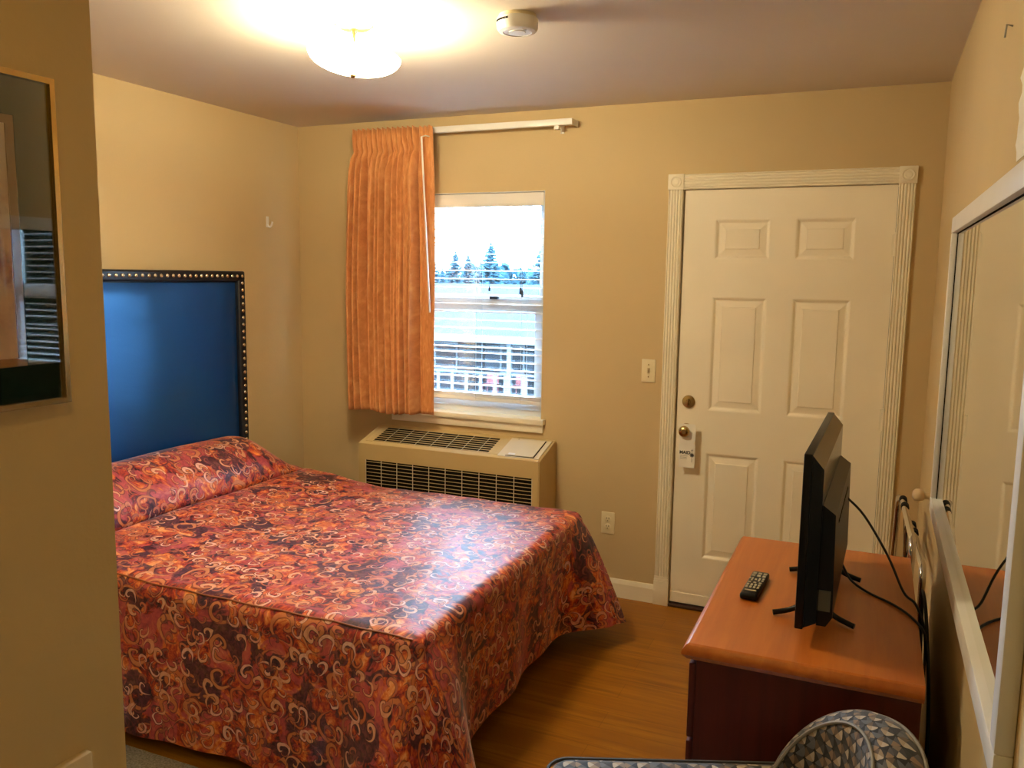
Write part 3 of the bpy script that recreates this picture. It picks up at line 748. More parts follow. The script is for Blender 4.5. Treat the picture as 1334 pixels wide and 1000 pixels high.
bmS, RS = bedspread()
bs = thing('bedspread', (1.0, -1.28, 0.05), 'paisley bedspread in rust, orange and plum tucked over the pillows', 'bedspread')
sp = obj('spread_cloth', bmS, 'spread', bs, 180)
bm = nb(); tube(bm, [(x, MY0+RS*0.42, top_z(x, MY0+RS)-RS*0.18+0.0015) for x in [0.10+0.02*k for k in range(92)]], 0.0028, 6)
sm = obj('edge_seam', bm, plain('rust_piping', (0.26, 0.07, 0.02), 0.6), bs, 60)

# ------------------------------------------------------------------ ceiling lamp, smoke alarm
LX, LY = 1.455, -1.585
lamp = thing('ceiling_lamp', (LX, LY, H), 'lit frosted glass bowl ceiling lamp above the bed', 'ceiling lamp')
TILT = Matrix.Translation((LX, LY, 2.352)) @ Matrix.Rotation(math.radians(5), 4, Vector((-0.397, 0.917, 0)))
bm = nb(); pr_ = []
for k in range(13):
    a = k/12*PI/2; pr_.append((0.153*math.sin(a)**0.9, -0.062*math.cos(a)))
pr_ = pr_+[(0.150, 0.001)]+[(r*0.965, z+0.0045) for r, z in pr_[::-1][:-1]]
lathe(bm, pr_, TILT, 40, cap=False); gb = obj('glass_bowl', bm, ['bowl', 'bowl_in'], lamp, 180, 'glowing frosted bowl')
rows = len(pr_)-1; mid = 14
for i_, p_ in enumerate(gb.data.polygons): p_.material_index = 0 if i_//40 < mid else 1
bm = nb(); lathe(bm, [(0.009, 0.0), (0.010, -0.006), (0.006, -0.012), (0, -0.014)], TILT @ Matrix.Translation((0, 0, -0.061)), 14); obj('finial', bm, 'brass', lamp, 60)
bm = nb(); lathe(bm, [(0.065, H-2.352), (0.065, H-2.352-0.012), (0.05, H-2.352-0.022), (0.012, H-2.352-0.024), (0.006, 0.05), (0.005, -0.058)], Matrix.Translation((LX, LY, 2.352)), 24); obj('canopy', bm, 'brass', lamp, 50)
for s in (-1, 1):
    bm = nb(); Mb = Matrix.Translation((LX+s*0.058*0.917, LY+s*0.058*0.397, 2.385)) @ Matrix.Rotation(PI/2*s, 4, Vector((-0.397, 0.917, 0)))
    lathe(bm, [(0.010, -0.045), (0.012, -0.02), (0.022, 0.0), (0.026, 0.018), (0.018, 0.036), (0.0, 0.043)], Mb, 16)
    t = NT('glowing_bulb'); t.set(color=(0.9, 0.85, 0.7), ecol=LAMP_COL, estr=LAMP_BULB*30)
    obj('bulb', bm, t.m, lamp, 180)

sd = thing('smoke_alarm', (1.985, -1.455, H), 'round white smoke alarm on the ceiling beside the lamp', 'smoke alarm')
Ms = Matrix.Translation((1.985, -1.455, H)) @ Matrix.Rotation(PI, 4, 'X')
bm = nb(); lathe(bm, [(0.060, 0), (0.060, 0.008), (0.063, 0.011)], Ms, 36); obj('mounting_plate', bm, 'ivory', sd, 40)
bm = nb(); lathe(bm, [(0.066, 0.012), (0.067, 0.020), (0.066, 0.040), (0.060, 0.050), (0.046, 0.053), (0.044, 0.051), (0.028, 0.051), (0.026, 0.054), (0.0, 0.055)], Ms, 40); al = obj('alarm_body', bm, 'white_plastic', sd, 40)
for a0 in range(-3, 3):
    a = math.radians(-115+a0*9)
    c = Vector((1.985+0.0665*math.cos(a), -1.455+0.0665*math.sin(a), H-0.022))
    obj('vent_slot', bx(-0.0012, 0.0012, -0.0045, 0.0045, -0.003, 0.003, M=Matrix.Translation(c) @ Matrix.Rotation(a, 4, 'Z')), 'void', al)
bm = nb(); lathe(bm, [(0.008, 0.0), (0.007, 0.003), (0, 0.0035)], Ms @ Matrix.Translation((0.034, 0.022, 0.0505)), 12); obj('test_button', bm, 'greyink', al, 40)

# hall lamp behind the viewer
hl = thing('hall_lamp', (2.60, -3.75, H), 'round ceiling globe lamp in the hall behind the viewer', 'ceiling lamp')
bm = nb(); lathe(bm, [(0.0, -0.10), (0.06, -0.094), (0.105, -0.07), (0.13, -0.035), (0.13, -0.015)], Matrix.Translation((2.60, -3.75, H)), 32, cap=False); obj('globe', bm, 'hall', hl, 180)
bm = nb(); lathe(bm, [(0.14, 0.0), (0.14, -0.015), (0.128, -0.018)], Matrix.Translation((2.60, -3.75, H)), 32); obj('base_ring', bm, 'brass', hl, 50)

# ------------------------------------------------------------------ switch, outlet, hook, doorstop, wall marks
sw = thing('light_switch', (2.087, 0, 1.179), 'ivory toggle light switch left of the door casing', 'light switch')
obj('cover_plate', bx(2.052, 2.122, -0.006, 0, 1.122, 1.236, bev=0.003), 'ivory', sw, 40)
bm = bx(2.082, 2.092, -0.018, -0.005, 1.176, 1.192, bev=0.002); box(bm, 2.080, 2.094, -0.0075, -0.005, 1.166, 1.194, bev=0.0008); obj('toggle', bm, plain('old_ivory_toggle', (0.62, 0.50, 0.28), 0.4), sw, 40)
for z in (1.149, 1.209):
    bm = nb(); lathe(bm, [(0.003, 0), (0.0025, 0.0012), (0, 0.0015)], toY(2.087, -0.006, z), 10); obj('screw', bm, 'brass', sw)
ol = thing('wall_outlet', (1.9025, 0, 0.384), 'ivory duplex wall outlet above the baseboard', 'outlet')
obj('cover_plate', bx(1.8675, 1.9375, -0.006, 0, 0.327, 0.441, bev=0.003), 'ivory', ol, 40)
for z in (0.404, 0.364):
    s_ = nb(); lathe(s_, [(0.017, 0), (0.017, 0.002), (0.0155, 0.003)], toY(1.9025, -0.0055, z), 20); so = obj('socket', s_, 'ivory', ol, 40)
    bm = nb()
    for x in (1.8965, 1.9085): box(bm, x-0.0012, x+0.0012, -0.0092, -0.0083, z+0.001, z+0.010)
    tube(bm, [(1.9025, -0.0083, z-0.007), (1.9025, -0.0092, z-0.007)], 0.0025, 8); obj('slot_holes', bm, 'void', so)
hk = thing('wall_hook', (0, -0.283, 1.907), 'small white coat hook on the wall beside the headboard', 'hook')
obj('hook_plate', bx(0, 0.005, -0.293, -0.273, 1.878, 1.937, bev=0.002), 'white_plastic', hk, 40)
bm = nb(); tube(bm, smooth_path([(0.004, -0.283, 1.895), (0.014, -0.283, 1.880), (0.026, -0.283, 1.884), (0.034, -0.283, 1.900), (0.036, -0.283, 1.908)]), 0.0052, 8); obj('hook_arm', bm, 'white_plastic', hk, 60)
ds = thing('door_stop', (W, -0.62, 0.835), 'round wooden door stop knob on the wall beside the mirror', 'door stop')
bm = nb(); lathe(bm, [(0.012, 0), (0.012, 0.018), (0.020, 0.022), (0.0245, 0.036), (0.022, 0.050), (0.012, 0.058), (0, 0.060)], toX(W, -0.62, 0.842, -1), 20); obj('knob', bm, plain('pale_wood_knob', (0.66, 0.50, 0.30), 0.4), ds, 60)
nl = tag(obj('picture_nail', tube(nb(), [(W, -1.905, 2.172), (W-0.012, -1.905, 2.176), (W-0.014, -1.905, 2.150)], 0.0022, 6), 'greyink', None, 60), 'small bent nail high on the right wall above the mirror', 'nail')
# ragged white sheet standing in for a pale torn-edged patch above the mirror
bm = nb(); rnd = random.Random(3); L = []
for k in range(12): L.append((-2.145-0.018*math.sin(k*1.7)-0.010*rnd.random()+0.0*k, 1.862+k*0.0155))
a = [bm.verts.new((W-0.0015-0.004*abs(math.sin(k*1.1)), y_, z_)) for k, (y_, z_) in enumerate(L)]; b = [bm.verts.new((W-0.0015, -2.36, z_)) for y_, z_ in L]
for k in range(11): bm.faces.new((a[k], a[k+1], b[k+1], b[k]))
pa = obj('ragged_white_patch', bm, 'paper'); tag(pa, 'ragged white patch on the wall above the mirror', 'paper')
md = pa.modifiers.new('thick', 'SOLIDIFY'); md.thickness = 0.0008; md.offset = 0

# ------------------------------------------------------------------ picture on the partition
PZ0, PZ1, PY1 = 1.386, 1.974, -2.915; PY0 = PY1-0.50; PD = 0.020
pic = thing('framed_picture', (PX, (PY0+PY1)/2, PZ0), 'gold framed flower print in a dark green mat on the partition wall', 'picture')
BY = PX+0.006
def ring(y0, y1, z0, z1, w, x0, x1):
    return wall_grid('x', x0, x1, [y0, y0+w, y1-w, y1], [z0, z0+w, z1-w, z1], {(1, 1)})
fm = ring(PY0, PY1, PZ0, PZ1, 0.010, PX+0.001, BY+PD)
bmesh.ops.bevel(fm, geom=[e for e in fm.edges if all(abs(v.co.x-(BY+PD)) < 1e-6 for v in e.verts) and len([f for f in e.link_faces if abs(f.normal.x) < 0.5]) == 1], offset=0.003, segments=2, affect='EDGES')
obj('picture_frame', fm, 'gold', pic, 30, 'thin gold metal frame')
obj('backing', bx(PX+0.001, BY+0.002, PY0+0.008, PY1-0.008, PZ0+0.008, PZ1-0.008), 'paper', pic)
obj('mat_board', ring(PY0+0.009, PY1-0.009, PZ0+0.009, PZ1-0.009, 0.066, BY+0.004, BY+0.0085), 'greenmat', pic, None, 'dark green mat board')
obj('inner_mat', ring(PY0+0.070, PY1-0.070, PZ0+0.070, PZ1-0.070, 0.020, BY+0.003, BY+0.0065), 'tanmat', pic)
obj('art_print', bx(BY+0.002, BY+0.0035, PY0+0.08, PY1-0.08, PZ0+0.08, PZ1-0.08), 'print', pic, None, 'watercolour flower print')
obj('picture_glass', bx(BY+0.0125, BY+0.0140, PY0+0.009, PY1-0.009, PZ0+0.009, PZ1-0.009), 'glass', pic)
# low painted panel at the bottom of the partition wall
hp = tag(obj('wall_panel', bx(PX, PX+0.022, -3.55, -2.908, 0.12, 0.674, bev=0.004), 'wall', None, 30), 'tan painted panel low on the partition wall', 'wall panel')

# ------------------------------------------------------------------ mirror on the right wall
MRY0, MRY1, MRZ0, MRZ1, FW = -2.672, -1.040, 0.893, 1.832, 0.048
FD = 0.027
mr = thing('wall_mirror', (W, (MRY0+MRY1)/2, MRZ0), 'large white framed mirror on the right wall above the dresser', 'mirror')
obj('mirror_glass', bx(W-0.010, W-0.006, MRY0+0.02, MRY1-0.02, MRZ0+0.02, MRZ1-0.02), 'mirror', mr)
for q in ((MRY1-0.0325, MRY1-0.0288, MRZ0+FW, MRZ1-FW), (MRY0+FW, MRY1-0.03, MRZ1-FW-0.003, MRZ1-FW)): obj('dark_gap_strip', bx(W-0.0115, W-0.0095, *q), 'void', mr)  # solid dark strips on the glass stand in for the gap's dark line
obj('backing', bx(W-0.006, W-0.0005, MRY0+0.015, MRY1-0.015, MRZ0+0.015, MRZ1-0.015), 'darkwood', mr)
def rail(y0, y1, z0, z1): return bx(W-FD, W-0.0005, y0, y1, z0, z1, bev=0.003)
obj('frame_rail', rail(MRY0, MRY1, MRZ1-FW, MRZ1), 'mirror_frame', mr, 30)
obj('frame_rail', rail(MRY0, MRY1, MRZ0, MRZ0+FW), 'mirror_frame', mr, 30)
obj('frame_stile', rail(MRY1-FW*0.6, MRY1, MRZ0+FW, MRZ1-FW), 'mirror_frame', mr, 30)
obj('frame_stile', rail(MRY0, MRY0+FW, MRZ0+FW, MRZ1-FW), 'mirror_frame', mr, 30)

# ------------------------------------------------------------------ dresser
DT = 0.745
dr = thing('dresser', (2.98, -1.57, 0), 'reddish cherry wood dresser holding the television', 'dresser')
TX0, TX1, TY0, TY1 = 2.708, 3.247, -2.062, -1.090
bm = nb()
R_ = []
for ins, z in ((0.016, DT), (0.010, DT-0.003), (0.002, DT-0.014), (0.0, DT-0.020), (0.0, DT-0.026), (0.006, DT-0.032), (0.012, DT-0.040)):
    R_.append([bm.verts.new(c) for c in ((TX0+ins, TY0+ins, z), (TX1, TY0+ins, z), (TX1, TY1-ins, z), (TX0+ins, TY1-ins, z))])
for A, B in zip(R_, R_[1:]):
    for k in range(4): bm.faces.new((A[k], A[(k+1) % 4], B[(k+1) % 4], B[k]))
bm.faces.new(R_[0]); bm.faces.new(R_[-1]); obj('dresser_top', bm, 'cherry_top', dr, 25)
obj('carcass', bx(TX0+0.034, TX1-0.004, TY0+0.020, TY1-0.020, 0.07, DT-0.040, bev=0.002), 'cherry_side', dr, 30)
obj('plinth', bx(TX0+0.06, TX1-0.02, TY0+0.04, TY1-0.04, 0.0, 0.07), 'cherry_side', dr)
for k in range(3):
    z0 = 0.085+k*0.205
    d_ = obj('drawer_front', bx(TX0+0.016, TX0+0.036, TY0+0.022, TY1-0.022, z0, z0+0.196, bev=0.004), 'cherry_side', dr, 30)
    for y in (TY0+0.26, TY1-0.26):
        bm = nb(); lathe(bm, [(0.006, 0), (0.006, 0.012), (0.014, 0.018), (0.015, 0.024), (0.009, 0.030), (0, 0.031)], toX(TX0+0.016, y, z0+0.10, -1), 16); obj('knob', bm, 'brass', d_, 50)

# remote control
rm = thing('remote_control', (2.823, -1.605, DT), 'black remote control with grey keys on the dresser top', 'remote')
MR_ = Matrix.Translation((2.823, -1.605, DT)) @ Matrix.Rotation(math.radians(-3), 4, 'Z')
bm = nb(); box(bm, -0.0245, 0.0245, -0.103, 0.103, 0.001, 0.020, bev=0.007, seg=3, M=MR_); obj('remote_body', bm, 'black', rm, 40)
def key(x, y, w, h): obj('key', bx(x-w/2, x+w/2, y-h/2, y+h/2, 0.0198, 0.0222, bev=0.0008, seg=1, M=MR_), 'greykey', rm)
for y in (-0.045, -0.025):
    for x in (-0.0155, -0.005, 0.0055, 0.016): key(x, y, 0.0065, 0.013)
for y in (-0.005,):
    for x in (-0.015, 0.0, 0.015): key(x, y, 0.008, 0.007)
for x, y, w, h in ((-0.012, 0.022, 0.005, 0.026), (0.008, 0.022, 0.005, 0.026), (-0.002, 0.022, 0.006, 0.010), (0.018, 0.016, 0.006, 0.008), (-0.019, 0.030, 0.005, 0.008), (0.018, 0.032, 0.006, 0.008)): key(x, y, w, h)
for y in (0.055, 0.076):
    for x in (-0.014, 0.001, 0.016): key(x, y, 0.010, 0.013)
key(0.0, -0.072, 0.032, 0.006)

# television (long axis along y, screen towards the bed)
tv = thing('television', (2.985, -1.58, DT), 'black flat screen television on two splayed feet on the dresser', 'television')
tv.rotation_euler = (0, 0, 0)
TVM = Matrix.Translation((2.9665, -1.590, 0)) @ Matrix.Rotation(math.radians(-1.4), 4, 'Z')
TZ0, TZ1, TH = 0.784, 1.222, 0.352
bm = nb(); box(bm, 0.0, 0.020, -TH, TH, TZ0, TZ1, bev=0.003, M=TVM); obj('bezel', bm, 'black', tv, 30)
obj('screen', bx(-0.0008, 0.0006, -TH+0.010, TH-0.010, TZ0+0.018, TZ1-0.010, M=TVM), 'blackgloss', tv, None, 'dark glossy screen')
bm = nb()
pr1 = [(0.020, TZ1-0.004), (0.047, TZ1-0.036), (0.049, TZ0+0.02), (0.020, TZ0+0.004)]
A = [bm.verts.new((x, -TH+0.004, z)) for x, z in pr1]; B = [bm.verts.new((x, TH-0.004, z)) for x, z in pr1]
for k in range(4): bm.faces.new((A[k], A[(k+1) % 4], B[(k+1) % 4], B[k]))
bm.faces.new(A); bm.faces.new(B); bmesh.ops.transform(bm, matrix=TVM, verts=bm.verts); obj('back_shell', bm, 'blackgloss', tv, 20)
bm = nb()
pr2 = [(0.048, TZ1-0.128), (0.078, TZ1-0.150), (0.084, TZ0+0.03), (0.070, TZ0+0.006), (0.048, TZ0+0.006)]
A = [bm.verts.new((x, -TH+0.03, z)) for x, z in pr2]; B = [bm.verts.new((x, TH-0.03, z)) for x, z in pr2]
for k in range(5): bm.faces.new((A[k], A[(k+1) % 5], B[(k+1) % 5], B[k]))
bm.faces.new(A); bm.faces.new(B); bmesh.ops.transform(bm, matrix=TVM, verts=bm.verts); hs = obj('electronics_housing', bm, 'black', tv, 20)
obj('rating_label', bx(0.050, 0.078, -TH+0.0285, -TH+0.0298, TZ0+0.045, TZ0+0.098, M=TVM), 'plate', hs, None, 'grey label plate')
for k in range(9):
    obj('vent_slot', bx(0.0775, 0.0805, -0.20+k*0.045, -0.175+k*0.045, TZ1-0.20, TZ1-0.193, M=TVM), 'void', hs)
for y in (-0.18, 0.18):
    bm = nb()
    pts = [(-0.070, y*1.02-0.008, DT+0.0082), (-0.03, y, DT+0.018), (0.018, y, TZ0+0.006), (0.055, y, TZ0+0.004), (0.085, y, DT+0.020), (0.132, y*1.02-0.012, DT+0.0082)]
    tube(bm, [TVM @ Vector(p) for p in smooth_path(pts, 4)], 0.0075, 8); obj('foot', bm, 'black', tv, 60)
pw = smooth_path([(3.045, -1.35, 0.985), (3.10, -1.36, 0.935), (3.17, -1.42, 0.84), (3.215, -1.50, 0.765), (3.245, -1.55, 0.752), (3.268, -1.58, 0.70), (3.275, -1.60, 0.60), (3.27, -1.62, 0.42), (3.275, -1.60, 0.25), (3.28, -1.55, 0.20)])
bm = nb(); tube(bm, pw, 0.0036, 8); obj('power_cord', bm, 'rubber', tv, 60, 'black power cord')
cx_ = smooth_path([(3.05, -1.44, 0.80), (3.075, -1.46, 0.765), (3.12, -1.50, 0.7495), (3.19, -1.575, 0.7495), (3.235, -1.66, 0.7505), (3.262, -1.74, 0.738), (3.272, -1.80, 0.66), (3.277, -1.85, 0.50), (3.27, -1.86, 0.30), (3.28, -1.83, 0.15)])
tag(obj('coaxial_cable', tube(nb(), cx_, 0.0036, 8), 'rubber', None, 60), 'black cable trailing from the television over the dresser back edge', 'cable')
cz_ = smooth_path([(3.262, -1.56, 0.05), (3.275, -1.50, 0.40), (3.268, -1.46, 0.70), (3.264, -1.50, 0.775), (3.272, -1.60, 0.72), (3.285, -1.72, 0.50), (3.285, -1.78, 0.08)])
tag(obj('slack_cable', tube(nb(), cz_, 0.0045, 8), 'rubber', None, 60), 'looped slack cable standing between the dresser and the wall', 'cable')

# ------------------------------------------------------------------ folded luggage rack in the corner beyond the dresser
lr = thing('luggage_rack', (3.24, -0.78, 0), 'folded chrome luggage rack with black straps against the right wall', 'luggage rack')
def ubar(x_top, x_bot, ztop, ya, yb, lean):
    c = 0.06
    pts = [(x_bot, ya, 0.012), (x_top-lean*0, ya, ztop-c)]
    for k in range(1, 6): a = PI/2*k/6; pts.append((x_top, ya-c+c*math.cos(a), ztop-c+c*math.sin(a)))
    pts += [(x_top+0.012, ya-c-0.02, ztop), (x_top+0.026, yb+c+0.02, ztop-0.004)]
    for k in range(1, 7): a = PI/2*k/6; pts.append((x_top+0.028, yb+c-c*math.sin(a), ztop-c+c*math.cos(a)-0.004))
    pts += [(x_bot+0.028, yb, 0.012)]
    bm = nb(); tube(bm, pts, 0.0115, 12); return bm
f1 = obj('chrome_frame', ubar(3.224, 3.21, 0.795, -0.44, -1.062, 0), 'chrome', lr, 60)
f2 = obj('chrome_frame', ubar(3.262, 3.275, 0.700, -0.46, -1.045, 0), 'chrome', lr, 60)
for (xa, za, fr) in ((3.226, 0.795, f1), (3.264, 0.700, f2)):
    for y in (-0.53, -0.63):
        s = (-0.44-y)/0.6; bm = nb()
        tube(bm, [(xa+0.008+0.022*s, y-0.02, za-0.002*s), (xa+0.008+0.022*s, y+0.02, za-0.002*s)], 0.0145, 14); obj('strap_loop', bm, 'strap', fr, 60)
for y in (-0.53, -0.63):
    s = (-0.44-y)/0.6
    bm = nb(); x = 3.236+0.022*s
    pts = [(x, 0.795), (x+0.010, 0.64), (x+0.018, 0.56), (x+0.030, 0.60), (x+0.036, 0.70)]
    for (xa, za), (xb, zb) in zip(pts, pts[1:]):
        q = [bm.verts.new(c) for c in ((xa, y-0.02, za), (xa, y+0.02, za), (xb, y+0.02, zb), (xb, y-0.02, zb))]; bm.faces.new(q)
    bmesh.ops.remove_doubles(bm, verts=bm.verts, dist=1e-5)
    st_ = obj('strap', bm, 'strap', lr); m_ = st_.modifiers.new('thick', 'SOLIDIFY'); m_.thickness = 0.0015

# ------------------------------------------------------------------ upholstered chair
ch = thing('accent_chair', (2.80, -2.42, 0), 'curved back chair in grey triangle patterned fabric beside the dresser', 'chair')
DV = Vector((-0.925, -0.38)); WV = Vector((0.38, -0.925))
SC = Vector((2.885, -2.455))
def cpt(a, b, z): q = SC+DV*a+WV*b; return Vector((q.x, q.y, z))
def uvmesh():
    bm = nb(); return bm, bm.loops.layers.uv.new('UV')
bm, uvl = uvmesh()
SL, SWd, ST, SBm = 0.27, 0.275, 0.54, 0.43
def rr(a, b, ins):                                          # rounded-rectangle cushion outline
    pts = []; r = 0.05; e = 0.07
    for (ca, cb, st_) in ((a+e-r, b-r, 0), (-(a-r), b-r, PI/2), (-(a-r), -(b-r), PI), (a+e-r, -(b-r), 3*PI/2)):
        for k in range(6): an = st_+PI/2*k/5; pts.append((ca+(r-ins)*math.cos(an), cb+(r-ins)*math.sin(an)))
    return pts
rings_ = []
for ins, z in ((0.0, SBm), (0.0, ST-0.022), (0.004, ST-0.010), (0.014, ST-0.002), (0.03, ST+0.002)): rings_.append([(bm.verts.new(cpt(a, b, z)), a, b, z) for a, b in rr(SL, SWd, ins)])
for A, B in zip(rings_, rings_[1:]):
    n = len(A); per = 0
    for k in range(n):
        q = (A[k], A[(k+1) % n], B[(k+1) % n], B[k]); f = bm.faces.new([v[0] for v in q])
        for lp, v in zip(f.loops, q): lp[uvl].uv = (v[1]+ (0 if abs(v[2]) > SWd-0.06 else v[2]), v[2] if v[3] > ST-0.012 else v[3])
f = bm.faces.new([v[0] for v in rings_[-1]])
for lp, v in zip(f.loops, rings_[-1]): lp[uvl].uv = (v[1], v[2])
seat = obj('seat', bm, 'chair', ch, 50)
bm = nb(); tube(bm, [cpt(a, b, ST-0.010) for a, b in rr(SL+0.003, SWd+0.003, 0)], 0.0045, 6, closed=True); obj('seat_piping', bm, plain('charcoal_piping', (0.05, 0.05, 0.055), 0.7), seat, 60)
# curved back shell
BR, TH_ = 0.275, 0.10
bm, uvl = uvmesh(); NS, NB = 40, 14
def backpt(s, rad, z):
    an = s*math.radians(64); return cpt(-0.03-rad*math.cos(an), rad*math.sin(an), z)
def btop(s): return 0.47+0.312*max(0.0, 1-abs(s)**2.0)**0.6
loops_ = []
for i in range(NS+1):
    s = -1+2*i/NS; zt = max(0.52, btop(s)); pr = []
    zb = 0.40
    for k in range(NB+1): pr.append((BR-TH_/2, zb+(zt-0.035-zb)*k/NB, k/NB))
    for k in range(1, 8): a = PI*k/8; pr.append((BR-TH_/2*math.cos(a), zt-0.035+0.035*math.sin(a), 1))
    for k in range(NB, -1, -1): pr.append((BR+TH_/2, zb+(zt-0.035-zb)*k/NB, k/NB))
    row = []; acc = 0; last = None
    for (rad, z, _) in pr:
        p_ = backpt(s, rad, z)
        if last is not None: acc += (p_-last).length
        last = p_; row.append((bm.verts.new(p_), s*math.radians(64)*BR, z+1.3*(rad-BR)))
    loops_.append(row)
for A, B in zip(loops_, loops_[1:]):
    for k in range(len(A)-1):
        q = (A[k], B[k], B[k+1], A[k+1]); f = bm.faces.new([v[0] for v in q])
        for lp, v in zip(f.loops, q): lp[uvl].uv = (v[1], v[2])
for R0 in (loops_[0], loops_[-1]):
    f = bm.faces.new([v[0] for v in R0])
    for lp, v in zip(f.loops, R0): lp[uvl].uv = (v[1], v[2])
back = obj('backrest', bm, 'chair', ch, 60)
bm = nb(); tube(bm, [backpt(-0.98+1.96*i/40, BR-TH_/2+0.004, max(0.52, btop(-0.98+1.96*i/40))-0.018) for i in range(41)], 0.004, 6); obj('back_piping', bm, 'greyink', back, 60)
bm = nb(); tube(bm, [backpt(-0.98+1.96*i/40, BR+TH_/2-0.004, max(0.52, btop(-0.98+1.96*i/40))-0.018) for i in range(41)], 0.004, 6); obj('back_piping', bm, 'greyink', back, 60)
for a in (-0.21, 0.21):
    for b in (-0.20, 0.20):
        bm = nb(); tube(bm, [cpt(a*1.05, b*1.05, 0.0), cpt(a, b, 0.40)], [0.013, 0.022], 10); obj('leg', bm, 'darkwood', ch, 60)

# ------------------------------------------------------------------ maid door tag on the knob
tg = thing('door_hanger_tag', (2.300, -0.045, 0.72), 'white maid service hanger tag on the door knob', 'door tag')
bm = nb(); TX, TZ = 2.300, 0.900
outl = []
# hanger shape: rectangle with a round hole around the knob neck and a slit to the left edge
y0 = -0.036
hole = [(KX+0.016*math.cos(2*PI*k/20), KZ+0.016*math.sin(2*PI*k/20)) for k in range(20)]
rect = []
x0, x1, z0, z1 = 2.259, 2.337, 0.722, 0.936
for k in range(20):
    a = 2*PI*k/20; dx, dz = math.cos(a), math.sin(a)
    tmin = min(((x1-KX)/dx if dx > 1e-6 else 9), ((x0-KX)/dx if dx < -1e-6 else 9), ((z1-KZ)/dz if dz > 1e-6 else 9), ((0.84-KZ)/dz if dz < -1e-6 else 9))
    rect.append((KX+dx*tmin, KZ+dz*tmin))
H_ = [bm.verts.new((x, y0, z)) for x, z in hole]; R0 = [bm.verts.new((x, y0, z)) for x, z in rect]
for k in range(20): bm.faces.new((H_[k], H_[(k+1) % 20], R0[(k+1) % 20], R0[k]))
q = [bm.verts.new(c) for c in ((x0, y0, z0), (x1, y0, z0), (x1, y0, 0.84), (x0, y0, 0.84))]; bm.faces.new(q)
cnr = [((x0, 0.84), None)]
# fill the corner slivers left by the radial fan
def near(x, z): return min(R0, key=lambda v: (v.co.x-x)**2+(v.co.z-z)**2)
card = obj('tag_card', bm, 'paper', tg); m_ = card.modifiers.new('thick', 'SOLIDIFY'); m_.thickness = 0.0008
def lettering(body, size, x, z, mat, name='lettering'):
    cu_ = bpy.data.curves.new('text', 'FONT'); cu_.body = body; cu_.size = size; cu_.extrude = 0.0003; cu_.offset = 0.0006
    to = bpy.data.objects.new('text', cu_); COL.objects.link(to)
    bpy.context.view_layer.update()
    me = bpy.data.meshes.new_from_object(to.evaluated_get(bpy.context.evaluated_depsgraph_get()))
    bpy.data.objects.remove(to); me.materials.append(MT[mat])
    me.transform(Matrix.Translation((x, y0-0.0010, z)) @ Matrix.Rotation(PI/2, 4, 'X'))
    me.transform(Matrix.Translation(-tg.location-card.location))
    o = link(name, me, card); return o
lettering('MAID', 0.0215, 2.2625, 0.789, 'ink')
bm = nb()
for k, w in enumerate((0.036, 0.032, 0.034)): box(bm, 2.266, 2.266+w, y0-0.0012, y0-0.0006, 0.778-k*0.0065, 0.7795-k*0.0065)
obj('small_print', bm, 'greyink', card)
bm = nb(); ex, ez = 2.323, 0.785
for k in range(5): box(bm, ex-0.001, ex+0.001, y0-0.0012, y0-0.0006, -0.011, 0.011, M=Matrix.Translation((0, 0, ez)) @ Matrix.Translation((ex, 0, 0)) @ Matrix.Rotation(PI*k/5, 4, 'Y') @ Matrix.Translation((-ex, 0, 0)))
tube(bm, [(ex+0.008*math.cos(2*PI*k/14), y0-0.0009, ez+0.008*math.sin(2*PI*k/14)) for k in range(14)], 0.0008, 4, closed=True)
box(bm, ex-0.0008, ex+0.0008, y0-0.0012, y0-0.0006, 0.750, 0.774); box(bm, ex-0.0008, ex+0.0008, y0-0.0012, y0-0.0006, 0.797, 0.815)
box(bm, ex-0.005, ex+0.005, y0-0.0012, y0-0.0006, 0.808, 0.8095)
obj('emblem', bm, 'ink', card)

# ------------------------------------------------------------------ outside: ground, motel wing across the court, fir trees
gd = tag(obj('ground', bx(-120, 60, 1.5, 150, -3.6, -3.4), 'ground'), 'wet grey parking court between the buildings', None, kind='structure')
bd = thing('motel_building', (-11.0, 27, -3.4), 'blue grey motel wing with shingle roof and white railing outside the window', 'building')
B0, B1, BYF = -24.0, 4.0, 26.0
obj('building_wall', bx(B0, B1, BYF+1.6, BYF+7, -3.4, -0.8), 'bwall', bd)
bm = nb(); pr3 = [(BYF-0.4, -0.72), (BYF+4.2, 1.24), (BYF+8.8, -0.72), (BYF+8.8, -0.9), (BYF-0.4, -0.9)]
A = [bm.verts.new((B0-0.5, y, z)) for y, z in pr3]; B = [bm.verts.new((B1+0.5, y, z)) for y, z in pr3]
for k in range(5): bm.faces.new((A[k], A[(k+1) % 5], B[(k+1) % 5], B[k]))
bm.faces.new(A); bm.faces.new(B); obj('roof', bm, 'roof', bd)
obj('fascia', bx(B0-0.5, B1+0.5, BYF-0.45, BYF-0.38, -1.0, -0.72), 'bwhite', bd)
bm = nb(); gx = -8.4
A = [bm.verts.new(c) for c in ((gx, BYF-0.3, -0.70), (gx+2.6, BYF-0.3, 0.9), (gx+5.2, BYF-0.3, -0.70))]; B = [bm.verts.new((v.co.x if i != 1 else v.co.x, BYF+3.6, v.co.z)) for i, v in enumerate(A)]
bm.faces.new(A); bm.faces.new(B)
for k in range(3): bm.faces.new((A[k], A[(k+1) % 3], B[(k+1) % 3], B[k]))
obj('gable', bm, plain('slate_blue_gable', (0.008, 0.011, 0.014), 0.9), bd)
obj('walkway', bx(B0, B1, BYF, BYF+1.6, -3.4, -3.2), 'bwhite', bd)
x = B0+0.5
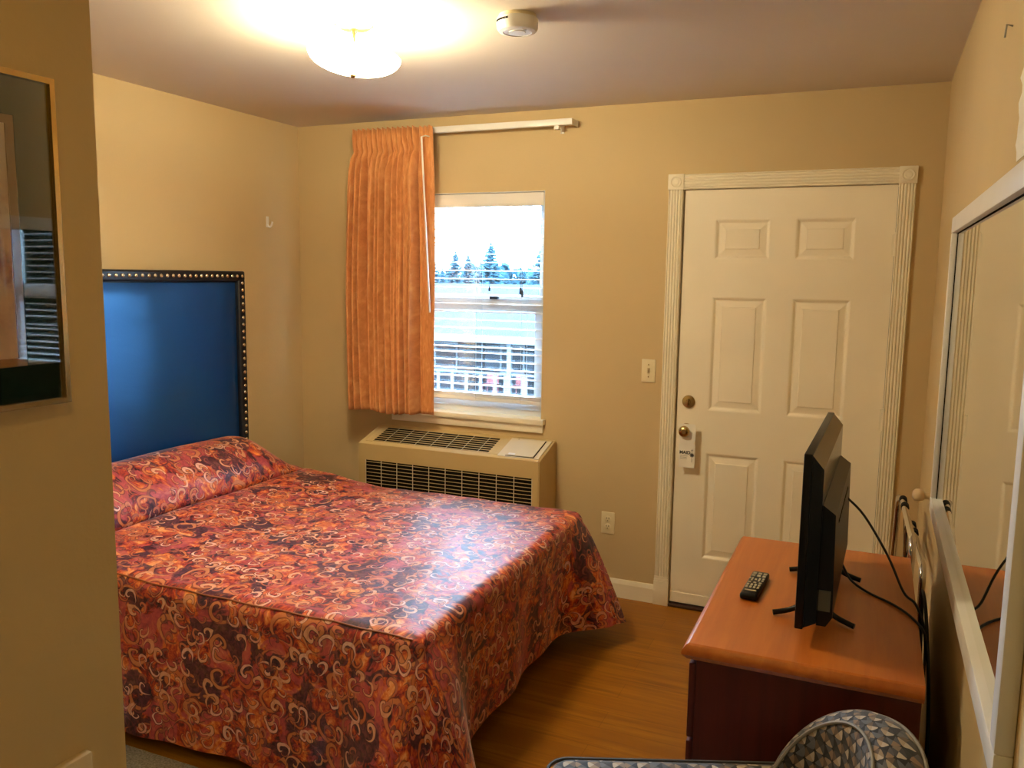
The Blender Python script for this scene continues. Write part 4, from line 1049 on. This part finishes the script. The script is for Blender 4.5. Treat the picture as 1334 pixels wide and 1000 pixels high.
while x < B1-1.5:
    wf = obj('window', bx(x, x+1.1, BYF+1.54, BYF+1.62, -2.4, -1.2), 'bwhite', bd); obj('pane', bx(x+0.08, x+1.02, BYF+1.52, BYF+1.545, -2.32, -1.28), 'bwin', wf)
    obj('door', bx(x+1.5, x+2.35, BYF+1.54, BYF+1.62, -3.2, -1.15), 'bwin', bd)
    x += 3.1
rl = obj('railing', bx(B0, B1, BYF-0.05, BYF+0.05, -2.28, -2.20), 'bwhite', bd); obj('bottom_rail', bx(B0, B1, BYF-0.04, BYF+0.04, -3.18, -3.10), 'bwhite', rl)
rnd = random.Random(12); x = B0+0.2
while x < B1:
    w = rnd.choice((0.14, 0.14, 0.14, 0.26)); obj('picket', bx(x, x+w, BYF-0.02, BYF+0.02, -3.12, -2.22), 'bwhite', rl); x += w+rnd.choice((0.26, 0.30, 0.5))
x = B0
while x <= B1: obj('post', bx(x-0.09, x+0.09, BYF-0.08, BYF+0.08, -3.2, -0.8), 'bwhite', bd); x += 3.5
for cxp, cyp, n_ in ((-11.2, BYF+0.8, 0), (-9.9, BYF+0.8, 1)):
    c_ = thing('patio_chair', (cxp, cyp, -3.2), ('faded red patio chair behind the railing, nearer the curtain', 'faded red patio chair behind the railing, farther from the curtain')[n_], 'chair', 'patio chairs')
    obj('seat', bx(cxp-0.27, cxp+0.27, cyp-0.27, cyp+0.27, -2.82, -2.77, bev=0.01), 'bred', c_); obj('backrest', bx(cxp-0.27, cxp+0.27, cyp+0.24, cyp+0.29, -2.80, -2.32, bev=0.01), 'bred', c_)
    for sx in (-1, 1):
        for sy in (-1, 1): obj('leg', bx(cxp+sx*0.24-0.02, cxp+sx*0.24+0.02, cyp+sy*0.24-0.02, cyp+sy*0.24+0.02, -3.2, -2.8), 'bred', c_)

def fir(x, y, ztop, width, seed, label):
    rnd = random.Random(seed); zb = -3.4; h = ztop-zb
    t = thing('fir_tree', (x, y, zb), label, 'tree', 'fir trees beyond the motel wing')
    bm = nb(); tube(bm, [(x, y, zb), (x, y, ztop-0.2)], [0.03*h, 0.02], 8); obj('trunk', bm, 'bark', t, 60)
    bm = nb(); n = int(60*h)
    for k in range(n):
        f_ = (k/n); z = zb+0.6+(h-0.7)*f_
        r = width*(1-f_)**0.85*rnd.uniform(0.65, 1.15)+0.06; a = rnd.uniform(0, 2*PI)
        d = Vector((math.cos(a), math.sin(a), 0)); s = Vector((-d.y, d.x, 0))
        p0 = Vector((x, y, z)); dr_ = rnd.uniform(0.1, 0.5)
        for j in range(3):
            c0 = p0+d*(r*j/3)-Vector((0, 0, dr_*r*j/3*0.6)); w_ = (0.28*r+0.10)*(1-j/3.6)
            c1 = p0+d*(r*(j+1.25)/3)-Vector((0, 0, dr_*r*(j+1.25)/3*0.6))
            v = [bm.verts.new(c) for c in (c0+Vector((0, 0, 0.05)), c0+s*w_-Vector((0, 0, 0.12)), c1, c0-s*w_-Vector((0, 0, 0.12)))]
            bm.faces.new((v[0], v[1], v[2])); bm.faces.new((v[0], v[2], v[3])); bm.faces.new((v[1], v[3], v[2]))
    o = obj('foliage', bm, 'fir', t); o['kind'] = 'stuff'
T = 60.0
def tx(px): return -26.64+(px-640)*0.0728
for px, zt, w_, sd_, lb in ((594, 3.75, 1.5, 1, 'narrow fir tree left of the tallest one outside the window'), (611, 3.43, 1.4, 2, 'slim fir tree between the narrow one and the tallest one'),
    (640, 4.45, 2.1, 3, 'tallest fir tree seen in the middle of the window'), (577, 2.3, 1.0, 18, 'short fir tree nearest the curtain edge'),
    (660, 1.9, 1.2, 5, 'short fir tree just right of the tallest one'), (681, 2.3, 1.2, 6, 'short slim fir tree behind the blind tassel'),
    (703, 4.1, 2.4, 7, 'broad fir tree at the right edge of the window'), (560, 3.9, 2.0, 8, 'fir tree hidden behind the curtain edge'), (626, 2.6, 1.6, 9, 'small fir tree against the left foot of the tallest one')):
    fir(*(lambda D: (CAM.x+(tx(px)-CAM.x)*D, CAM.y+(T-CAM.y)*D, CAM.z+(zt-CAM.z)*D, w_*D*1.35))(0.80+0.13*((sd_*4) % 9)/2.2), sd_, lb)
bm = nb(); rnd = random.Random(5)
for k in range(3200):
    x = rnd.uniform(-85, 12); y = 108+rnd.uniform(-2, 4); z = -1.0+rnd.random()**1.5*(3.3+0.8*math.sin(x*0.35)); r = rnd.uniform(0.5, 1.2)
    v = [bm.verts.new(Vector((x, y, z))+Vector((rnd.gauss(0, 1), rnd.gauss(0, 1), rnd.gauss(0, 1))).normalized()*r) for _ in range(4)]
    for q in ((0,1,2),(0,1,3),(0,2,3),(1,2,3)): bm.faces.new([v[i] for i in q])
th = obj('far_thicket', bm, 'fir'); tag(th, 'low hazy thicket of trees along the skyline', 'trees', kind='stuff')
